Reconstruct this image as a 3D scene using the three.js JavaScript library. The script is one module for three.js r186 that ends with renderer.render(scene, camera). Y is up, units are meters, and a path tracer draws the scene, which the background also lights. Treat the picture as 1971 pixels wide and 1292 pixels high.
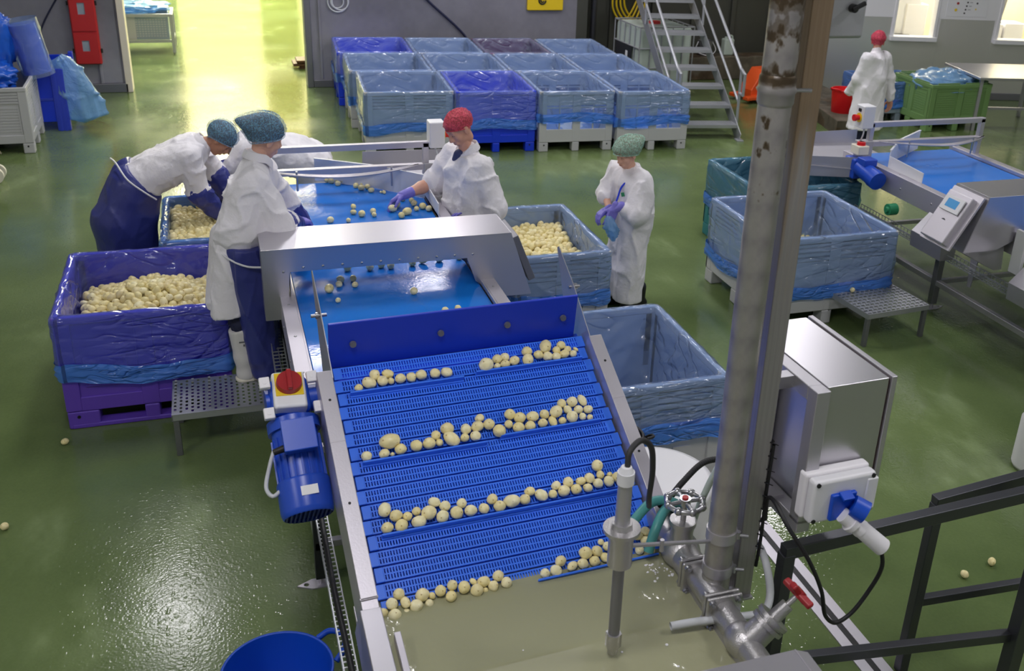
import * as THREE from 'three';
import { RoundedBoxGeometry } from 'three/addons/geometries/RoundedBoxGeometry.js';
import { mergeGeometries, mergeVertices } from 'three/addons/utils/BufferGeometryUtils.js';
import { RectAreaLightUniformsLib } from 'three/addons/lights/RectAreaLightUniformsLib.js';
import { FontLoader } from 'three/addons/loaders/FontLoader.js';
import { TextGeometry } from 'three/addons/geometries/TextGeometry.js';

// ---------- camera, exposure, lamps ----------
const scene = new THREE.Scene();
scene.background = new THREE.Color(0x05060a);
const renderer = new THREE.WebGLRenderer({ antialias: true });
renderer.toneMapping = THREE.LinearToneMapping;
renderer.toneMappingExposure = 1.15;
renderer.shadowMap.enabled = true;
RectAreaLightUniformsLib.init();
const camera = new THREE.PerspectiveCamera(36.627, 1971 / 1292, 0.1, 80);
camera.position.set(0, 3.63, 0);
camera.quaternion.setFromRotationMatrix(new THREE.Matrix4().makeBasis(
  new THREE.Vector3(0.945525, 0.043823, 0.322587), new THREE.Vector3(0.089268, 0.918018, -0.386361), new THREE.Vector3(0.313072, -0.394111, -0.864097).negate()));
camera.setViewOffset(1971, 1292, -112, 80.7, 1971, 1292);
camera.focus = 5.6; camera.userData.fStop = 4.0;
const LAMP = { hall: 17, hallColor: [1.0, 0.97, 1.0], back: 16, backColor: [1.0, 0.95, 0.74], side: 30, sideColor: [1.0, 0.93, 0.74] };
// ---------- helpers ----------
const V = (x, y, z) => new THREE.Vector3(x, y, z), PI = Math.PI, R = (d) => d * PI / 180, lerp = (a, b, t) => a + (b - a) * t, clamp = (x, a, b) => Math.min(b, Math.max(a, x)), sstep = (a, b, x) => { const t = clamp((x - a) / (b - a), 0, 1); return t * t * (3 - 2 * t); };
function rng(seed) { let a = seed >>> 0; return () => { a = (a + 0x6D2B79F5) >>> 0; let t = a; t = Math.imul(t ^ (t >>> 15), t | 1); t ^= t + Math.imul(t ^ (t >>> 7), t | 61); return ((t ^ (t >>> 14)) >>> 0) / 4294967296; }; }
const hash = (x, y, z) => { let h = Math.imul(x | 0, 374761393) + Math.imul(y | 0, 668265263) + Math.imul(z | 0, 2147483647 ^ 0x5bd1e995); h = Math.imul(h ^ (h >>> 13), 1274126177); return ((h ^ (h >>> 16)) >>> 0) / 4294967296; };
function noise3(x, y, z, per = 0) {
  const xi = Math.floor(x), yi = Math.floor(y), zi = Math.floor(z), f = (t) => t * t * t * (t * (t * 6 - 15) + 10), u = f(x - xi), v = f(y - yi), w = f(z - zi), m = (a) => per ? ((a % per) + per) % per : a;
  const h = (a, b, c) => hash(m(xi + a), m(yi + b), m(zi + c));
  return lerp(lerp(lerp(h(0, 0, 0), h(1, 0, 0), u), lerp(h(0, 1, 0), h(1, 1, 0), u), v), lerp(lerp(h(0, 0, 1), h(1, 0, 1), u), lerp(h(0, 1, 1), h(1, 1, 1), u), v), w) * 2 - 1;
}
const fbm = (x, y, z, o = 4, per = 0) => { let s = 0, a = 0.5, t = 0; for (let i = 0; i < o; i++) { s += a * noise3(x, y, z, per); t += a; a *= 0.5; x *= 2; y *= 2; z *= 2; per *= 2; } return s / t; };
const names = new Map();
function numbered(n) { const k = names.get(n) ?? 0; names.set(n, k + 1); return k ? n + '_' + String(k).padStart(3, '0') : n; }
function tag(o, label, category, group, kind) { if (label) o.userData.label = label; if (category) o.userData.category = category; if (group) o.userData.group = group; if (kind) o.userData.kind = kind; return o; }
function thing(name, label, category, p = [0, 0, 0], turn = 0, group) { const o = new THREE.Group(); o.name = numbered(name); o.position.set(...p); o.rotation.y = turn; scene.add(o); return tag(o, label, category, group); }
function part(name, parent) { const o = new THREE.Group(); o.name = name; parent.add(o); return o; }
function prep(g) {
  const keep = g.userData.keepUV; if (g.index) g = g.toNonIndexed(); g.userData.keepUV = keep;
  const n = g.attributes.position.count;
  if (!g.attributes.normal) g.computeVertexNormals();
  if (!g.userData.keepUV) {
    const p = g.attributes.position.array, N = g.attributes.normal.array, uv = new Float32Array(n * 2);
    for (let i = 0; i < n; i++) {
      const t = i - (i % 3), ax = Math.abs(N[t * 3] + N[t * 3 + 3] + N[t * 3 + 6]), ay = Math.abs(N[t * 3 + 1] + N[t * 3 + 4] + N[t * 3 + 7]), az = Math.abs(N[t * 3 + 2] + N[t * 3 + 5] + N[t * 3 + 8]);
      const x = p[i * 3], y = p[i * 3 + 1], z = p[i * 3 + 2];
      if (ay >= ax && ay >= az) { uv[i * 2] = x; uv[i * 2 + 1] = -z; } else if (ax >= az) { uv[i * 2] = z; uv[i * 2 + 1] = y; } else { uv[i * 2] = x; uv[i * 2 + 1] = y; }
    }
    g.setAttribute('uv', new THREE.BufferAttribute(uv, 2));
  }
  for (const k of Object.keys(g.attributes)) if (!['position', 'normal', 'uv'].includes(k)) g.deleteAttribute(k);
  g.morphAttributes = {};
  return g;
}
const join = (gs) => { gs = [].concat(gs).map(prep); return gs.length === 1 ? gs[0] : mergeGeometries(gs); };
function obj(name, geo, mat, parent = scene) {
  const m = new THREE.Mesh(geo.isBufferGeometry && geo.userData.ready ? geo : join(geo), mat);
  m.name = parent === scene ? numbered(name) : name; m.castShadow = m.receiveShadow = true; parent.add(m); return m;
}
const struct = (name, geo, mat) => tag(obj(name, geo, mat), null, null, null, 'structure');
const tr = (g, p = [0, 0, 0], r = [0, 0, 0]) => { g.applyMatrix4(new THREE.Matrix4().compose(V(...p), new THREE.Quaternion().setFromEuler(new THREE.Euler(...r, 'YXZ')), V(1, 1, 1))); return g; };
const box = (w, h, d, p, r, rad = 0) => tr(rad ? new RoundedBoxGeometry(w, h, d, 2, Math.min(rad, w / 2.01, h / 2.01, d / 2.01)) : new THREE.BoxGeometry(w, h, d), p, r);
const span = (x0, x1, y0, y1, z0, z1, rad) => box(Math.abs(x1 - x0), Math.abs(y1 - y0), Math.abs(z1 - z0), [(x0 + x1) / 2, (y0 + y1) / 2, (z0 + z1) / 2], [0, 0, 0], rad);
const cyl = (r0, r1, h, p, r, seg = 24, open = false) => tr(new THREE.CylinderGeometry(r0, r1, h, seg, 1, open), p, r);
const ball = (r, p, s = [1, 1, 1], seg = 16) => { const g = new THREE.SphereGeometry(r, seg, Math.max(6, seg * 0.7 | 0)); g.scale(...s); return tr(g, p); };
function alignY(g, a, b) { const d = b.clone().sub(a), q = new THREE.Quaternion().setFromUnitVectors(V(0, 1, 0), d.clone().normalize()); g.applyQuaternion(q); g.translate((a.x + b.x) / 2, (a.y + b.y) / 2, (a.z + b.z) / 2); return g; }
const rod = (a, b, r0, r1 = r0, seg = 16) => { a = V(...a); b = V(...b); return alignY(new THREE.CylinderGeometry(r1, r0, a.distanceTo(b), seg), a, b); };
function bar(a, b, w, h, rad = 0, up = V(0, 1, 0)) { // a square bar from a to b: w across, h along up
  a = V(...a); b = V(...b); const z = b.clone().sub(a), L = z.length(); z.normalize(); let x = up.clone().cross(z); if (x.lengthSq() < 1e-6) x = V(1, 0, 0); x.normalize(); const y = z.clone().cross(x);
  const g = rad ? new RoundedBoxGeometry(w, h, L, 2, Math.min(rad, w / 2.01, h / 2.01)) : new THREE.BoxGeometry(w, h, L);
  g.applyMatrix4(new THREE.Matrix4().makeBasis(x, y, z)); g.translate((a.x + b.x) / 2, (a.y + b.y) / 2, (a.z + b.z) / 2); return g;
}
const tube = (pts, r, seg = 48, rs = 8, closed = false) => new THREE.TubeGeometry(new THREE.CatmullRomCurve3(pts.map((p) => V(...p)), closed, 'centripetal'), seg, r, rs, closed);
function plate(pts, t, p = [0, 0, 0], r = [0, 0, 0], holes = [], bevel = 0) { // outline in xy, thickness t along z from 0
  const s = new THREE.Shape(pts.map((q) => new THREE.Vector2(...q)));
  for (const h of holes) s.holes.push(new THREE.Path(h.map((q) => new THREE.Vector2(...q))));
  return tr(new THREE.ExtrudeGeometry(s, { depth: t, bevelEnabled: bevel > 0, bevelSize: bevel, bevelThickness: bevel, bevelSegments: 1, curveSegments: 16 }), p, r);
}
const ring = (r, n = 24, cx = 0, cy = 0) => Array.from({ length: n }, (_, i) => [cx + r * Math.cos(i / n * 2 * PI), cy + r * Math.sin(i / n * 2 * PI)]);
const lathe = (pts, seg = 40, p, r) => tr(new THREE.LatheGeometry(pts.map((q) => new THREE.Vector2(...q)), seg), p, r);
function grid(nu, nv, f, closedU = false, thick = 0) { // a surface from f(u, v) -> [x, y, z], smooth normals
  const pos = [], uv = [], idx = [], W = nu + 1;
  for (let j = 0; j <= nv; j++) for (let i = 0; i <= nu; i++) { const q = f(closedU && i === nu ? 0 : i / nu, j / nv); pos.push(q[0], q[1], q[2]); uv.push(q[3] ?? i / nu * 4, q[4] ?? j / nv); }
  for (let j = 0; j < nv; j++) for (let i = 0; i < nu; i++) { const a = j * W + i, b = a + 1, c = a + W, d = c + 1; idx.push(a, b, d, a, d, c); }
  const g = new THREE.BufferGeometry(); g.setAttribute('position', new THREE.Float32BufferAttribute(pos, 3)); g.setAttribute('uv', new THREE.Float32BufferAttribute(uv, 2)); g.setIndex(idx); g.computeVertexNormals();
  if (closedU) { const N = g.attributes.normal; for (let j = 0; j <= nv; j++) { const a = j * W, b = a + nu, s = V(N.getX(a) + N.getX(b), N.getY(a) + N.getY(b), N.getZ(a) + N.getZ(b)).normalize(); N.setXYZ(a, s.x, s.y, s.z); N.setXYZ(b, s.x, s.y, s.z); } }
  return g;
}
// ---------- textures ----------
function tex(n, f, srgb, rep = 1, m = n) {
  const d = new Uint8Array(n * m * 4);
  for (let y = 0; y < m; y++) for (let x = 0; x < n; x++) { const c = f(x / n, y / m), k = (y * n + x) * 4; for (let i = 0; i < 3; i++) d[k + i] = clamp(Array.isArray(c) ? c[i] : c, 0, 1) * 255; d[k + 3] = 255; }
  const t = new THREE.DataTexture(d, n, m); t.wrapS = t.wrapT = THREE.RepeatWrapping; t.magFilter = THREE.LinearFilter; t.minFilter = THREE.LinearMipmapLinearFilter; t.generateMipmaps = true; t.repeat.set(...[].concat(rep, rep).slice(0, 2)); if (srgb) t.colorSpace = THREE.SRGBColorSpace; t.needsUpdate = true; return t;
}
const again = (t, rx, ry = rx) => { const c = t.clone(); c.repeat.set(rx, ry); c.needsUpdate = true; return c; };
const rt = rng(5);
const T = {};
T.fine = tex(512, (u, v) => 0.5 + 0.5 * fbm(u * 32, v * 32, 3, 4, 32), false, 1);
T.cloud = tex(512, (u, v) => 0.5 + 0.7 * fbm(u * 5, v * 5, 7, 6, 5), false, 1);
T.brush = tex(512, (u, v) => 0.5 + 0.3 * noise3(u * 4, v * 256, 1, 256) + 0.2 * noise3(u * 8, v * 128, 5, 128), false, 1);
T.weave = tex(256, (u, v) => 0.5 + 0.22 * Math.sin(u * 2 * PI * 40) * Math.sin(v * 2 * PI * 40) + 0.25 * fbm(u * 8, v * 8, 2, 4, 8), false, 1);
// wet resin floor: colour patches of wear and splashes, grit and droplets in the relief
T.crinkle = tex(512, (u, v) => { // long sparse creases running several ways
  let h = 0; for (const [a, b, k, w] of [[1, 2, 1, 0.55], [3, 1, 2, 0.45], [2, -3, 3, 0.5], [1, 5, 5, 0.4], [5, 3, 4, 0.3]]) { const p = u * a + v * b, q = -v * a + u * b, n = 1 - Math.abs(noise3(p * 5, q * 2, k * 7.3, 5 * 2)) * 2.6, m = sstep(-0.15, 0.45, noise3(u * 3 + 9 * k, v * 3, k, 3)); h += w * Math.max(0, n) ** 1.5 * m; }
  return clamp(0.12 + 0.6 * h + 0.1 * fbm(u * 4, v * 4, 2, 3, 4), 0, 1);
}, false, 1);
T.floor = tex(1024, (u, v) => { const a = fbm(u * 4, v * 4, 11, 6, 4), b = fbm(u * 9, v * 9, 4, 5, 9), g = noise3(u * 300, v * 300, 8, 300), s = clamp(0.55 + 0.34 * a + 0.16 * b + 0.05 * g, 0, 1), w = sstep(0.25, 0.6, fbm(u * 6, v * 3, 21, 6, 3)) * 0.1; return [0.315 + 0.15 * s + w, 0.385 + 0.15 * s + w, 0.225 + 0.115 * s + w]; }, true, 1);
T.grit = tex(1024, (u, v) => { const g = noise3(u * 200, v * 200, 2, 200), d = Math.max(0, noise3(u * 90, v * 90, 6, 90) - 0.45) * 1.6, l = 0.3 * fbm(u * 6, v * 6, 9, 3, 6); return 0.35 + 0.13 * g + 0.45 * d + 0.45 * l; }, false, 1);
T.floorRough = tex(512, (u, v) => { const a = fbm(u * 3, v * 3, 31, 5, 3); return 0.09 + 0.15 * sstep(-0.2, 0.45, a); }, false, 1);
T.pipe = tex(256, (u, v) => { const a = fbm(u * 3, v * 14, 3, 6, 1), b = fbm(u * 8, v * 44, 8, 5, 2), h = v - 0.5 + 0.55 * a + 0.3 * b, k = sstep(-0.02, 0.07, h) * (0.5 + 0.5 * sstep(-0.1, 0.1, b + 0.4 * a)); return [lerp(0.66, 0.31, k) + 0.07 * b, lerp(0.645, 0.26, k) + 0.07 * b, lerp(0.64, 0.2, k) + 0.06 * b]; }, true, 1, 1024);
T.rust = tex(512, (u, v) => { const a = fbm(u * 4, v * 3, 13, 6, 1), b = fbm(u * 30, v * 6, 3, 4, 2), s = sstep(-0.1, 0.15, v - 0.42 + 0.4 * a + 0.1 * b); return [lerp(0.66, 0.6, s) + 0.05 * b, lerp(0.645, 0.52, s) + 0.05 * b, lerp(0.65, 0.43, s) + 0.05 * b]; }, true, 1);
T.concrete = tex(512, (u, v) => { const a = fbm(u * 6, v * 6, 17, 6, 6), b = sstep(0.1, 0.4, fbm(u * 3, v * 3, 5, 5, 3)); return [0.36 + 0.12 * a - 0.06 * b, 0.33 + 0.11 * a - 0.09 * b, 0.28 + 0.1 * a - 0.11 * b]; }, true, 1);
T.wall = tex(512, (u, v) => { const a = fbm(u * 3, v * 3, 23, 6, 3), s = 0.61 + 0.14 * a + 0.008 * noise3(u * 60, v * 60, 4, 60); return [s * 0.93, s * 0.92, s * 0.98]; }, true, 0.25);
T.potato = tex(256, (u, v) => { const a = fbm(u * 4, v * 4, 3, 4, 4), p = sstep(0.62, 0.72, noise3(u * 7, v * 7, 5, 7)) * sstep(0.1, 0.4, noise3(u * 3, v * 3, 1, 3)); return [0.965 - 0.04 * a - 0.3 * p, 0.94 - 0.05 * a - 0.36 * p, 0.8 - 0.08 * a - 0.4 * p]; }, true, 1);
const net = (c) => tex(128, (u, v) => { const w = 0.8 + 0.5 * Math.max(0, noise3(u * 32, v * 32, 3, 32)) + 0.3 * ridge0(u * 6, v * 6); return c.map((q) => clamp(q * w, 0, 1)); }, true, 9), ridge0 = (x, y) => { const n = 1 - Math.abs(noise3(x, y, 5, 6)) * 3; return n > 0 ? n : 0; };
T.netB = net([0.52, 0.72, 0.86]); T.netR = net([0.9, 0.3, 0.4]); T.netG = net([0.66, 0.86, 0.78]);
// ---------- materials ----------
const lin = (c) => new THREE.Color(c);
const std = (color, rough, metal = 0, more = {}) => new THREE.MeshStandardMaterial({ color: lin(color), roughness: rough, metalness: metal, ...more });
const phy = (color, rough, more = {}) => new THREE.MeshPhysicalMaterial({ color: lin(color), roughness: rough, ...more });
const M = {
  steel: std(0xc6c4ca, 0.3, 0.85, { bumpMap: again(T.brush, 2), bumpScale: 0.00005 }),
  rail: std(0xcac6ce, 0.42, 0.7, { bumpMap: again(T.fine, 6), bumpScale: 0.0002 }),
  satin: std(0xbbb9bf, 0.42, 0.75, { bumpMap: again(T.cloud, 2), bumpScale: 0.0006 }),
  dull: std(0x8a8a90, 0.5, 0.8), dark: std(0x4c4d52, 0.42, 0.7), railing: std(0x55565c, 0.36, 0.75), bolt: std(0xb8b8bc, 0.3, 1),
  galv: std(0xb4b6bb, 0.42, 0.6, { bumpMap: again(T.fine, 4), bumpScale: 0.0004 }),
  cast: std(0xbdbbbc, 0.34, 0.85, { bumpMap: again(T.fine, 8), bumpScale: 0.0008 }),
  pipe: std(0xffffff, 0.42, 0.75, { map: again(T.pipe, 1, 0.37), bumpMap: again(T.cloud, 3), bumpScale: 0.0006 }),
  post: std(0xffffff, 0.42, 0.7, { map: again(T.rust, 3, 0.37) }), postDark: std(0x565252, 0.5, 0.6),
  belt: std(0x1d7ade, 0.28, 0, { bumpMap: again(T.fine, 2), bumpScale: 0.0003, roughnessMap: again(T.cloud, 0.8) }),
  mod: std(0x3a7afc, 0.38), modSlotShade: std(0x0f3fbe, 0.5), flap: std(0x1638c2, 0.38),
  blueP: std(0x143cdc, 0.36), bluePale: std(0x3046c8, 0.42), purple: std(0x6344b8, 0.42), grey: std(0xc0c0c2, 0.5), greyBlue: std(0x9aa7b4, 0.5), maroon: std(0x86285a, 0.45), green: std(0x74975c, 0.45), red: std(0xe0121c, 0.38), redDull: std(0xc02a2c, 0.45), tub: std(0x0b4bc4, 0.4), teal: std(0x2f7f86, 0.45), orange: std(0xe2561f, 0.45),
  motor: std(0x1c4cc0, 0.32), motorDk: std(0x122c74, 0.45), black: std(0x17171a, 0.5), rubber: std(0x2a2a2c, 0.6), white: std(0xe6e6ea, 0.4), cream: std(0xe9e4d2, 0.45), whiteP: std(0xeceaee, 0.45), yellow: std(0xe8c71d, 0.45), knob: std(0xa02228, 0.35), greenP: std(0x2f8f62, 0.45), hoseTeal: std(0x4f9a98, 0.4), greyHose: std(0xc9ccd0, 0.45), jamb: std(0xe6dccb, 0.5), label: std(0xf2f2f4, 0.5),
  film: phy(0x9cc4fb, 0.14, { transmission: 0.8, thickness: 0, ior: 1.5, side: THREE.DoubleSide, bumpMap: again(T.crinkle, 0.6), bumpScale: 0.045 }),
  filmClear: phy(0xcde1ff, 0.12, { transmission: 0.82, thickness: 0, ior: 1.5, side: THREE.DoubleSide, bumpMap: again(T.crinkle, 0.5), bumpScale: 0.045 }),
  filmDeep: phy(0x5c9cfb, 0.16, { transmission: 0.42, thickness: 0, ior: 1.5, side: THREE.DoubleSide, bumpMap: again(T.crinkle, 1), bumpScale: 0.03 }),
  bag: phy(0x1f62d8, 0.22, { transmission: 0.2, thickness: 0, side: THREE.DoubleSide, bumpMap: again(T.cloud, 2), bumpScale: 0.006 }),
  bagPale: phy(0x9fd0fa, 0.16, { transmission: 0.5, thickness: 0, side: THREE.DoubleSide, bumpMap: again(T.crinkle, 2), bumpScale: 0.012 }),
  water: phy(0xa6a684, 0.07, { transparent: true, opacity: 0.87, bumpMap: again(T.cloud, 1.2), bumpScale: 0.004 }),
  skin: std(0xdcab95, 0.5), lips: std(0xb06a62, 0.5), hair: std(0x35271f, 0.6), brow: std(0x3a2a22, 0.7),
  coat: std(0xf0edf2, 0.75, 0, { bumpMap: again(T.cloud, 3), bumpScale: 0.006 }), apron: std(0x343b82, 0.36, 0, { bumpMap: again(T.cloud, 3), bumpScale: 0.002 }), sleeve: std(0x333b8c, 0.33, 0, { bumpMap: again(T.cloud, 5), bumpScale: 0.002 }), glove: std(0x7f78d6, 0.45), navy: std(0x1d2140, 0.7), boot: std(0xdedcd9, 0.5), shirt: std(0x3b4470, 0.7),
  ibc: phy(0xcfdcd2, 0.4, { transmission: 0.25, thickness: 0 }),
  panel: std(0xffffff, 0.5, 0.35, { map: T.wall, bumpMap: again(T.cloud, 0.4), bumpScale: 0.006 }), panelDark: std(0x4c4d46, 0.6, 0.2, { bumpMap: again(T.cloud, 0.5), bumpScale: 0.004 }), whiteWall: std(0xe9e8ec, 0.5), ceil: std(0xd5d5da, 0.8), backWall: std(0xf3ecc8, 0.5),
  wallSteel: std(0xdad9d4, 0.34, 0.7, { bumpMap: again(T.cloud, 0.22, 0.08), bumpScale: 0.012 }),
  floor: phy(0xffffff, 1, { map: again(T.floor, 0.28), roughnessMap: again(T.floorRough, 0.16), bumpMap: again(T.grit, 0.55), bumpScale: 0.0014, specularIntensity: 1 }),
  concrete: std(0xffffff, 0.75, 0, { map: again(T.concrete, 1), bumpMap: again(T.cloud, 2), bumpScale: 0.006 }),
  netBlue: phy(0xffffff, 0.6, { map: T.netB, transparent: true, opacity: 0.42, side: THREE.DoubleSide, bumpMap: again(T.crinkle, 3), bumpScale: 0.006 }), netRed: phy(0xffffff, 0.6, { map: T.netR, transparent: true, opacity: 0.66, side: THREE.DoubleSide, bumpMap: again(T.crinkle, 3), bumpScale: 0.004 }), netGreen: phy(0xffffff, 0.6, { map: T.netG, transparent: true, opacity: 0.46, side: THREE.DoubleSide, bumpMap: again(T.crinkle, 3), bumpScale: 0.004 }),
};
M.potato = [0xfffdf2, 0xfff9e4, 0xf7f0d6, 0xfdf5d4].map((c) => phy(c, 0.36, { map: T.potato, specularIntensity: 0.8 }));
// ---------- the hall: floor, walls, ceiling, lamps ----------
struct('floor', [span(-7, 17, -0.3, 0, -29.5, 2.5)], M.floor);
struct('ceiling', [span(-7, 17, 6.4, 6.6, -17.3, 2.5)], M.ceil);
{ // left partition with its skirting, stiffener and pale door jamb
  const w = struct('wall_back_left', [span(-7, -1.24, 0, 6.4, -17.3, -17.05)], M.panel);
  obj('skirting', [span(-7, -1.26, 0, 0.14, -17.05, -16.99, 0.01)], M.dull, w);
  obj('stiffener', [span(-1.62, -1.33, 0.14, 6.3, -17.05, -17.02, 0.008), span(-1.64, -1.6, 0.14, 6.3, -17.05, -17.0, 0.008)], M.panel, w);
  obj('jamb', [span(-1.3, -1.2, 0, 6.4, -17.32, -16.99, 0.01)], M.jamb, w);
  const w2 = struct('wall_back', [span(1.5, 6.05, 0, 6.4, -17.3, -17.05)], M.panel);
  obj('jamb', [span(1.44, 1.54, 0, 6.4, -17.32, -17.0, 0.01)], M.dull, w2);
  obj('stiffener', [span(1.66, 1.7, 0.1, 6.3, -17.05, -17.02, 0.006)], M.panel, w2);
  obj('skirting', [span(1.54, 6.05, 0, 0.12, -17.05, -17.0, 0.01)], M.dull, w2);
  obj('lintel', [span(-1.24, 1.5, 4.2, 6.4, -17.3, -17.05)], M.panel, w2);
  const w3 = struct('wall_corner', [span(6.05, 11.5, 0, 6.4, -17.9, -17.7), span(6.05, 6.25, 0, 6.4, -17.7, -17.05)], M.panelDark);
  for (let x = 6.9; x < 11; x += 0.82) obj('stiffener', [span(x, x + 0.09, 0, 6.4, -17.7, -17.63, 0.01)], M.panelDark, w3);
  struct('wall_left', [span(-7.2, -7, 0, 6.6, -29.5, 2.5)], M.whiteWall);
  struct('wall_near', [span(-7, 17, 0, 6.6, 2.5, 2.7)], M.whiteWall);
  struct('wall_far_right', [span(17, 17.2, 0, 6.6, -20, 2.5)], M.whiteWall);
  { const w = struct('wall_back_room', [span(-0.75, 6, 0, 7.4, -29.5, -29.3), span(5.6, 5.8, 0, 7.4, -29.3, -17.3)], M.backWall); obj('grey_wall', [span(-7, -0.75, 0, 7.4, -29.5, -29.2)], M.panelDark, w); obj('cream_wall', [span(1.35, 2.3, 0, 7.4, -29.32, -29.25)], std(0x8a8444, 0.5), w); }  // dark and olive panels are added out of view to band the floor reflection
  struct('ceiling_back_room', [span(-7, 6, 7.4, 7.6, -29.5, -17.3), span(-7, 6, 6.4, 7.6, -17.3, -17.1)], M.backWall);
}
{ // right wall, turned a little: steel cladding below, white above, two windows into a lit side room
  const g = new THREE.Group(); g.name = 'wall_right'; g.position.set(9.75, 0, -15.45); g.rotation.y = R(-15); scene.add(g); tag(g, null, null, null, 'structure');
  const w0 = 1.42, w1 = 2.21, w2 = 3.28, w3 = 4.3, sill = 1.03, head = 2.3;
  obj('wall_panel', [span(0.2, w0, 1.37, 6.4, -0.16, 0), span(w1, w2, 1.37, 6.4, -0.16, 0), span(w0, w1, head, 6.4, -0.16, 0), span(w2, w3, head, 6.4, -0.16, 0), span(w3, 7.5, 0, 6.4, -0.16, 0), span(0.2, w0, 0, 1.37, -0.16, -0.012), span(w1, w2, 0, 1.37, -0.16, -0.012), span(w0, w1, 0, sill, -0.16, -0.012), span(w2, w3, 0, sill, -0.16, -0.012)], M.whiteWall, g);
  for (const [a, b, t] of [[0.32, w0 - 0.02, 1.37], [w1 + 0.05, w2 - 0.05, 1.37]]) obj('steel_cladding', [span(a, b, 0.12, t, -0.012, -0.004, 0.003)], M.wallSteel, g);
  for (const [a, b] of [[w0 - 0.02, w1 + 0.05], [w2 - 0.05, w3]]) obj('steel_cladding', [span(a, b, 0.12, sill - 0.03, -0.012, -0.004, 0.003)], M.wallSteel, g);
  obj('skirting', [span(0, 7.5, 0, 0.12, -0.01, 0.03, 0.01)], M.dull, g);
  obj('corner_post', [span(0.17, 0.32, 0, 6.4, -0.15, 0.02, 0.01)], M.whiteWall, g);
  const win = (n, a, b) => { const f = new THREE.Group(); f.name = n; f.position.copy(g.position); f.rotation.y = g.rotation.y; scene.add(f); tag(f, null, null, null, 'structure');
    obj('frame', [span(a, a + 0.05, sill, head, -0.16, 0.015, 0.006), span(b - 0.05, b, sill, head, -0.16, 0.015, 0.006), span(a, b, head - 0.05, head, -0.16, 0.015, 0.006)], M.whiteWall, f);
    obj('sill', [span(a - 0.02, b + 0.02, sill - 0.05, sill + 0.03, -0.16, 0.07, 0.012)], M.white, f);
    obj('pane', [span(a + 0.05, b - 0.05, sill + 0.03, head - 0.05, -0.09, -0.086)], phy(0xffffff, 0.02, { transmission: 1, thickness: 0 }), f); };
  win('window_1', w0, w1); win('window_2', w2, w3);
  const s = new THREE.Group(); s.name = 'wall_side_room'; s.position.copy(g.position); s.rotation.y = g.rotation.y; scene.add(s); tag(s, null, null, null, 'structure');
  obj('wall_panel', [span(0.2, 7.5, 0, 3.2, -2.4, -2.3), span(0.1, 0.2, 0, 3.2, -2.4, -0.16), span(7.4, 7.5, 0, 3.2, -2.4, -0.16), span(0.2, 7.5, 3.1, 3.2, -2.4, -0.16)], M.backWall, s);
  // the sign on the white wall between the windows: coloured dots beside short lines
  const p = thing('wall_notice', 'white notice with coloured dots between the two lit windows', 'sign', [9.75, 0, -15.45], R(-15));
  obj('board', [span(w1 + 0.12, w1 + 0.84, 1.42, 1.72, 0.0, 0.006)], M.white, p);
  const dots = [[0.3, 1.64, 0.022, M.knob], [0.28, 1.53, 0.024, M.yellow], [0.47, 1.66, 0.014, M.black], [0.46, 1.6, 0.014, M.black], [0.45, 1.54, 0.014, M.black], [0.44, 1.48, 0.014, M.black], [0.64, 1.65, 0.016, M.dark], [0.63, 1.55, 0.013, M.yellow]];
  for (const [x, y, r, m] of dots) obj('dot', [cyl(r, r, 0.004, [w1 + 0.0 + x, y, 0.008], [PI / 2, 0, 0], 16)], m, p);
  for (const [x, y] of [[0.49, 1.66], [0.48, 1.6], [0.47, 1.54]]) obj('printed_line', [span(w1 + x + 0.02, w1 + x + 0.07, y - 0.004, y + 0.004, 0.006, 0.008)], M.dull, p);
}
{ // floor drain with two pale steel edges
  const d = struct('floor_drain', [span(2.825, 2.86, -0.02, 0.003, -9, 2)], M.black);
  for (const [a, b] of [[2.765, 2.825], [2.86, 2.92]]) obj('edging', [span(a, b, -0.02, 0.006, -9, 2, 0.002)], M.rail, d);
}
function lamp(x, z, y, w, l, I, color, label, turn = 0, group) {
  const t = thing('ceiling_light', label, 'light', [x, y, z], turn, group);
  obj('housing', [box(w + 0.08, 0.08, l + 0.08, [0, 0.05, 0], [0, 0, 0], 0.015)], M.white, t);
  obj('hanger', [rod([-w / 3, 0.09, 0], [-w / 3, Math.max(0.1, (y > 6.5 ? 7.4 : y > 5.3 ? 6.4 : y > 4 ? 7.4 : 3.1) - y), 0], 0.006), rod([w / 3, 0.09, 0], [w / 3, Math.max(0.1, (y > 6.5 ? 7.4 : y > 5.3 ? 6.4 : y > 4 ? 7.4 : 3.1) - y), 0], 0.006)], M.dull, t);
  obj('diffuser', [box(w, 0.014, l, [0, 0.003, 0])], new THREE.MeshStandardMaterial({ color: 0xffffff, roughness: 0.5, emissive: new THREE.Color(...color), emissiveIntensity: I * 0.25 }), t);
  const a = new THREE.RectAreaLight(new THREE.Color(...color), I, w, l); a.position.set(0, -0.008, 0); a.rotation.x = -PI / 2; a.castShadow = true; t.add(a);
}
const LAMPS = [[-4.4, -2, 'near left'], [0, -1.8, 'nearest middle'], [5, -1.8, 'nearest right'], [10, -3, 'near right'], [0.6, -8.6, 'over the level belt'], [5, -8.6, 'over the grey bins'], [11, -6.3, 'over the second line'], [-1.05, -11.5, 'left of the sorting line'], [1.2, -13.8, 'before the doorway'], [5.6, -13.8, 'over the empty bins'], [3.4, -16, 'before the back wall'], [8, -12.2, 'right of the empty bins']];
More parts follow.
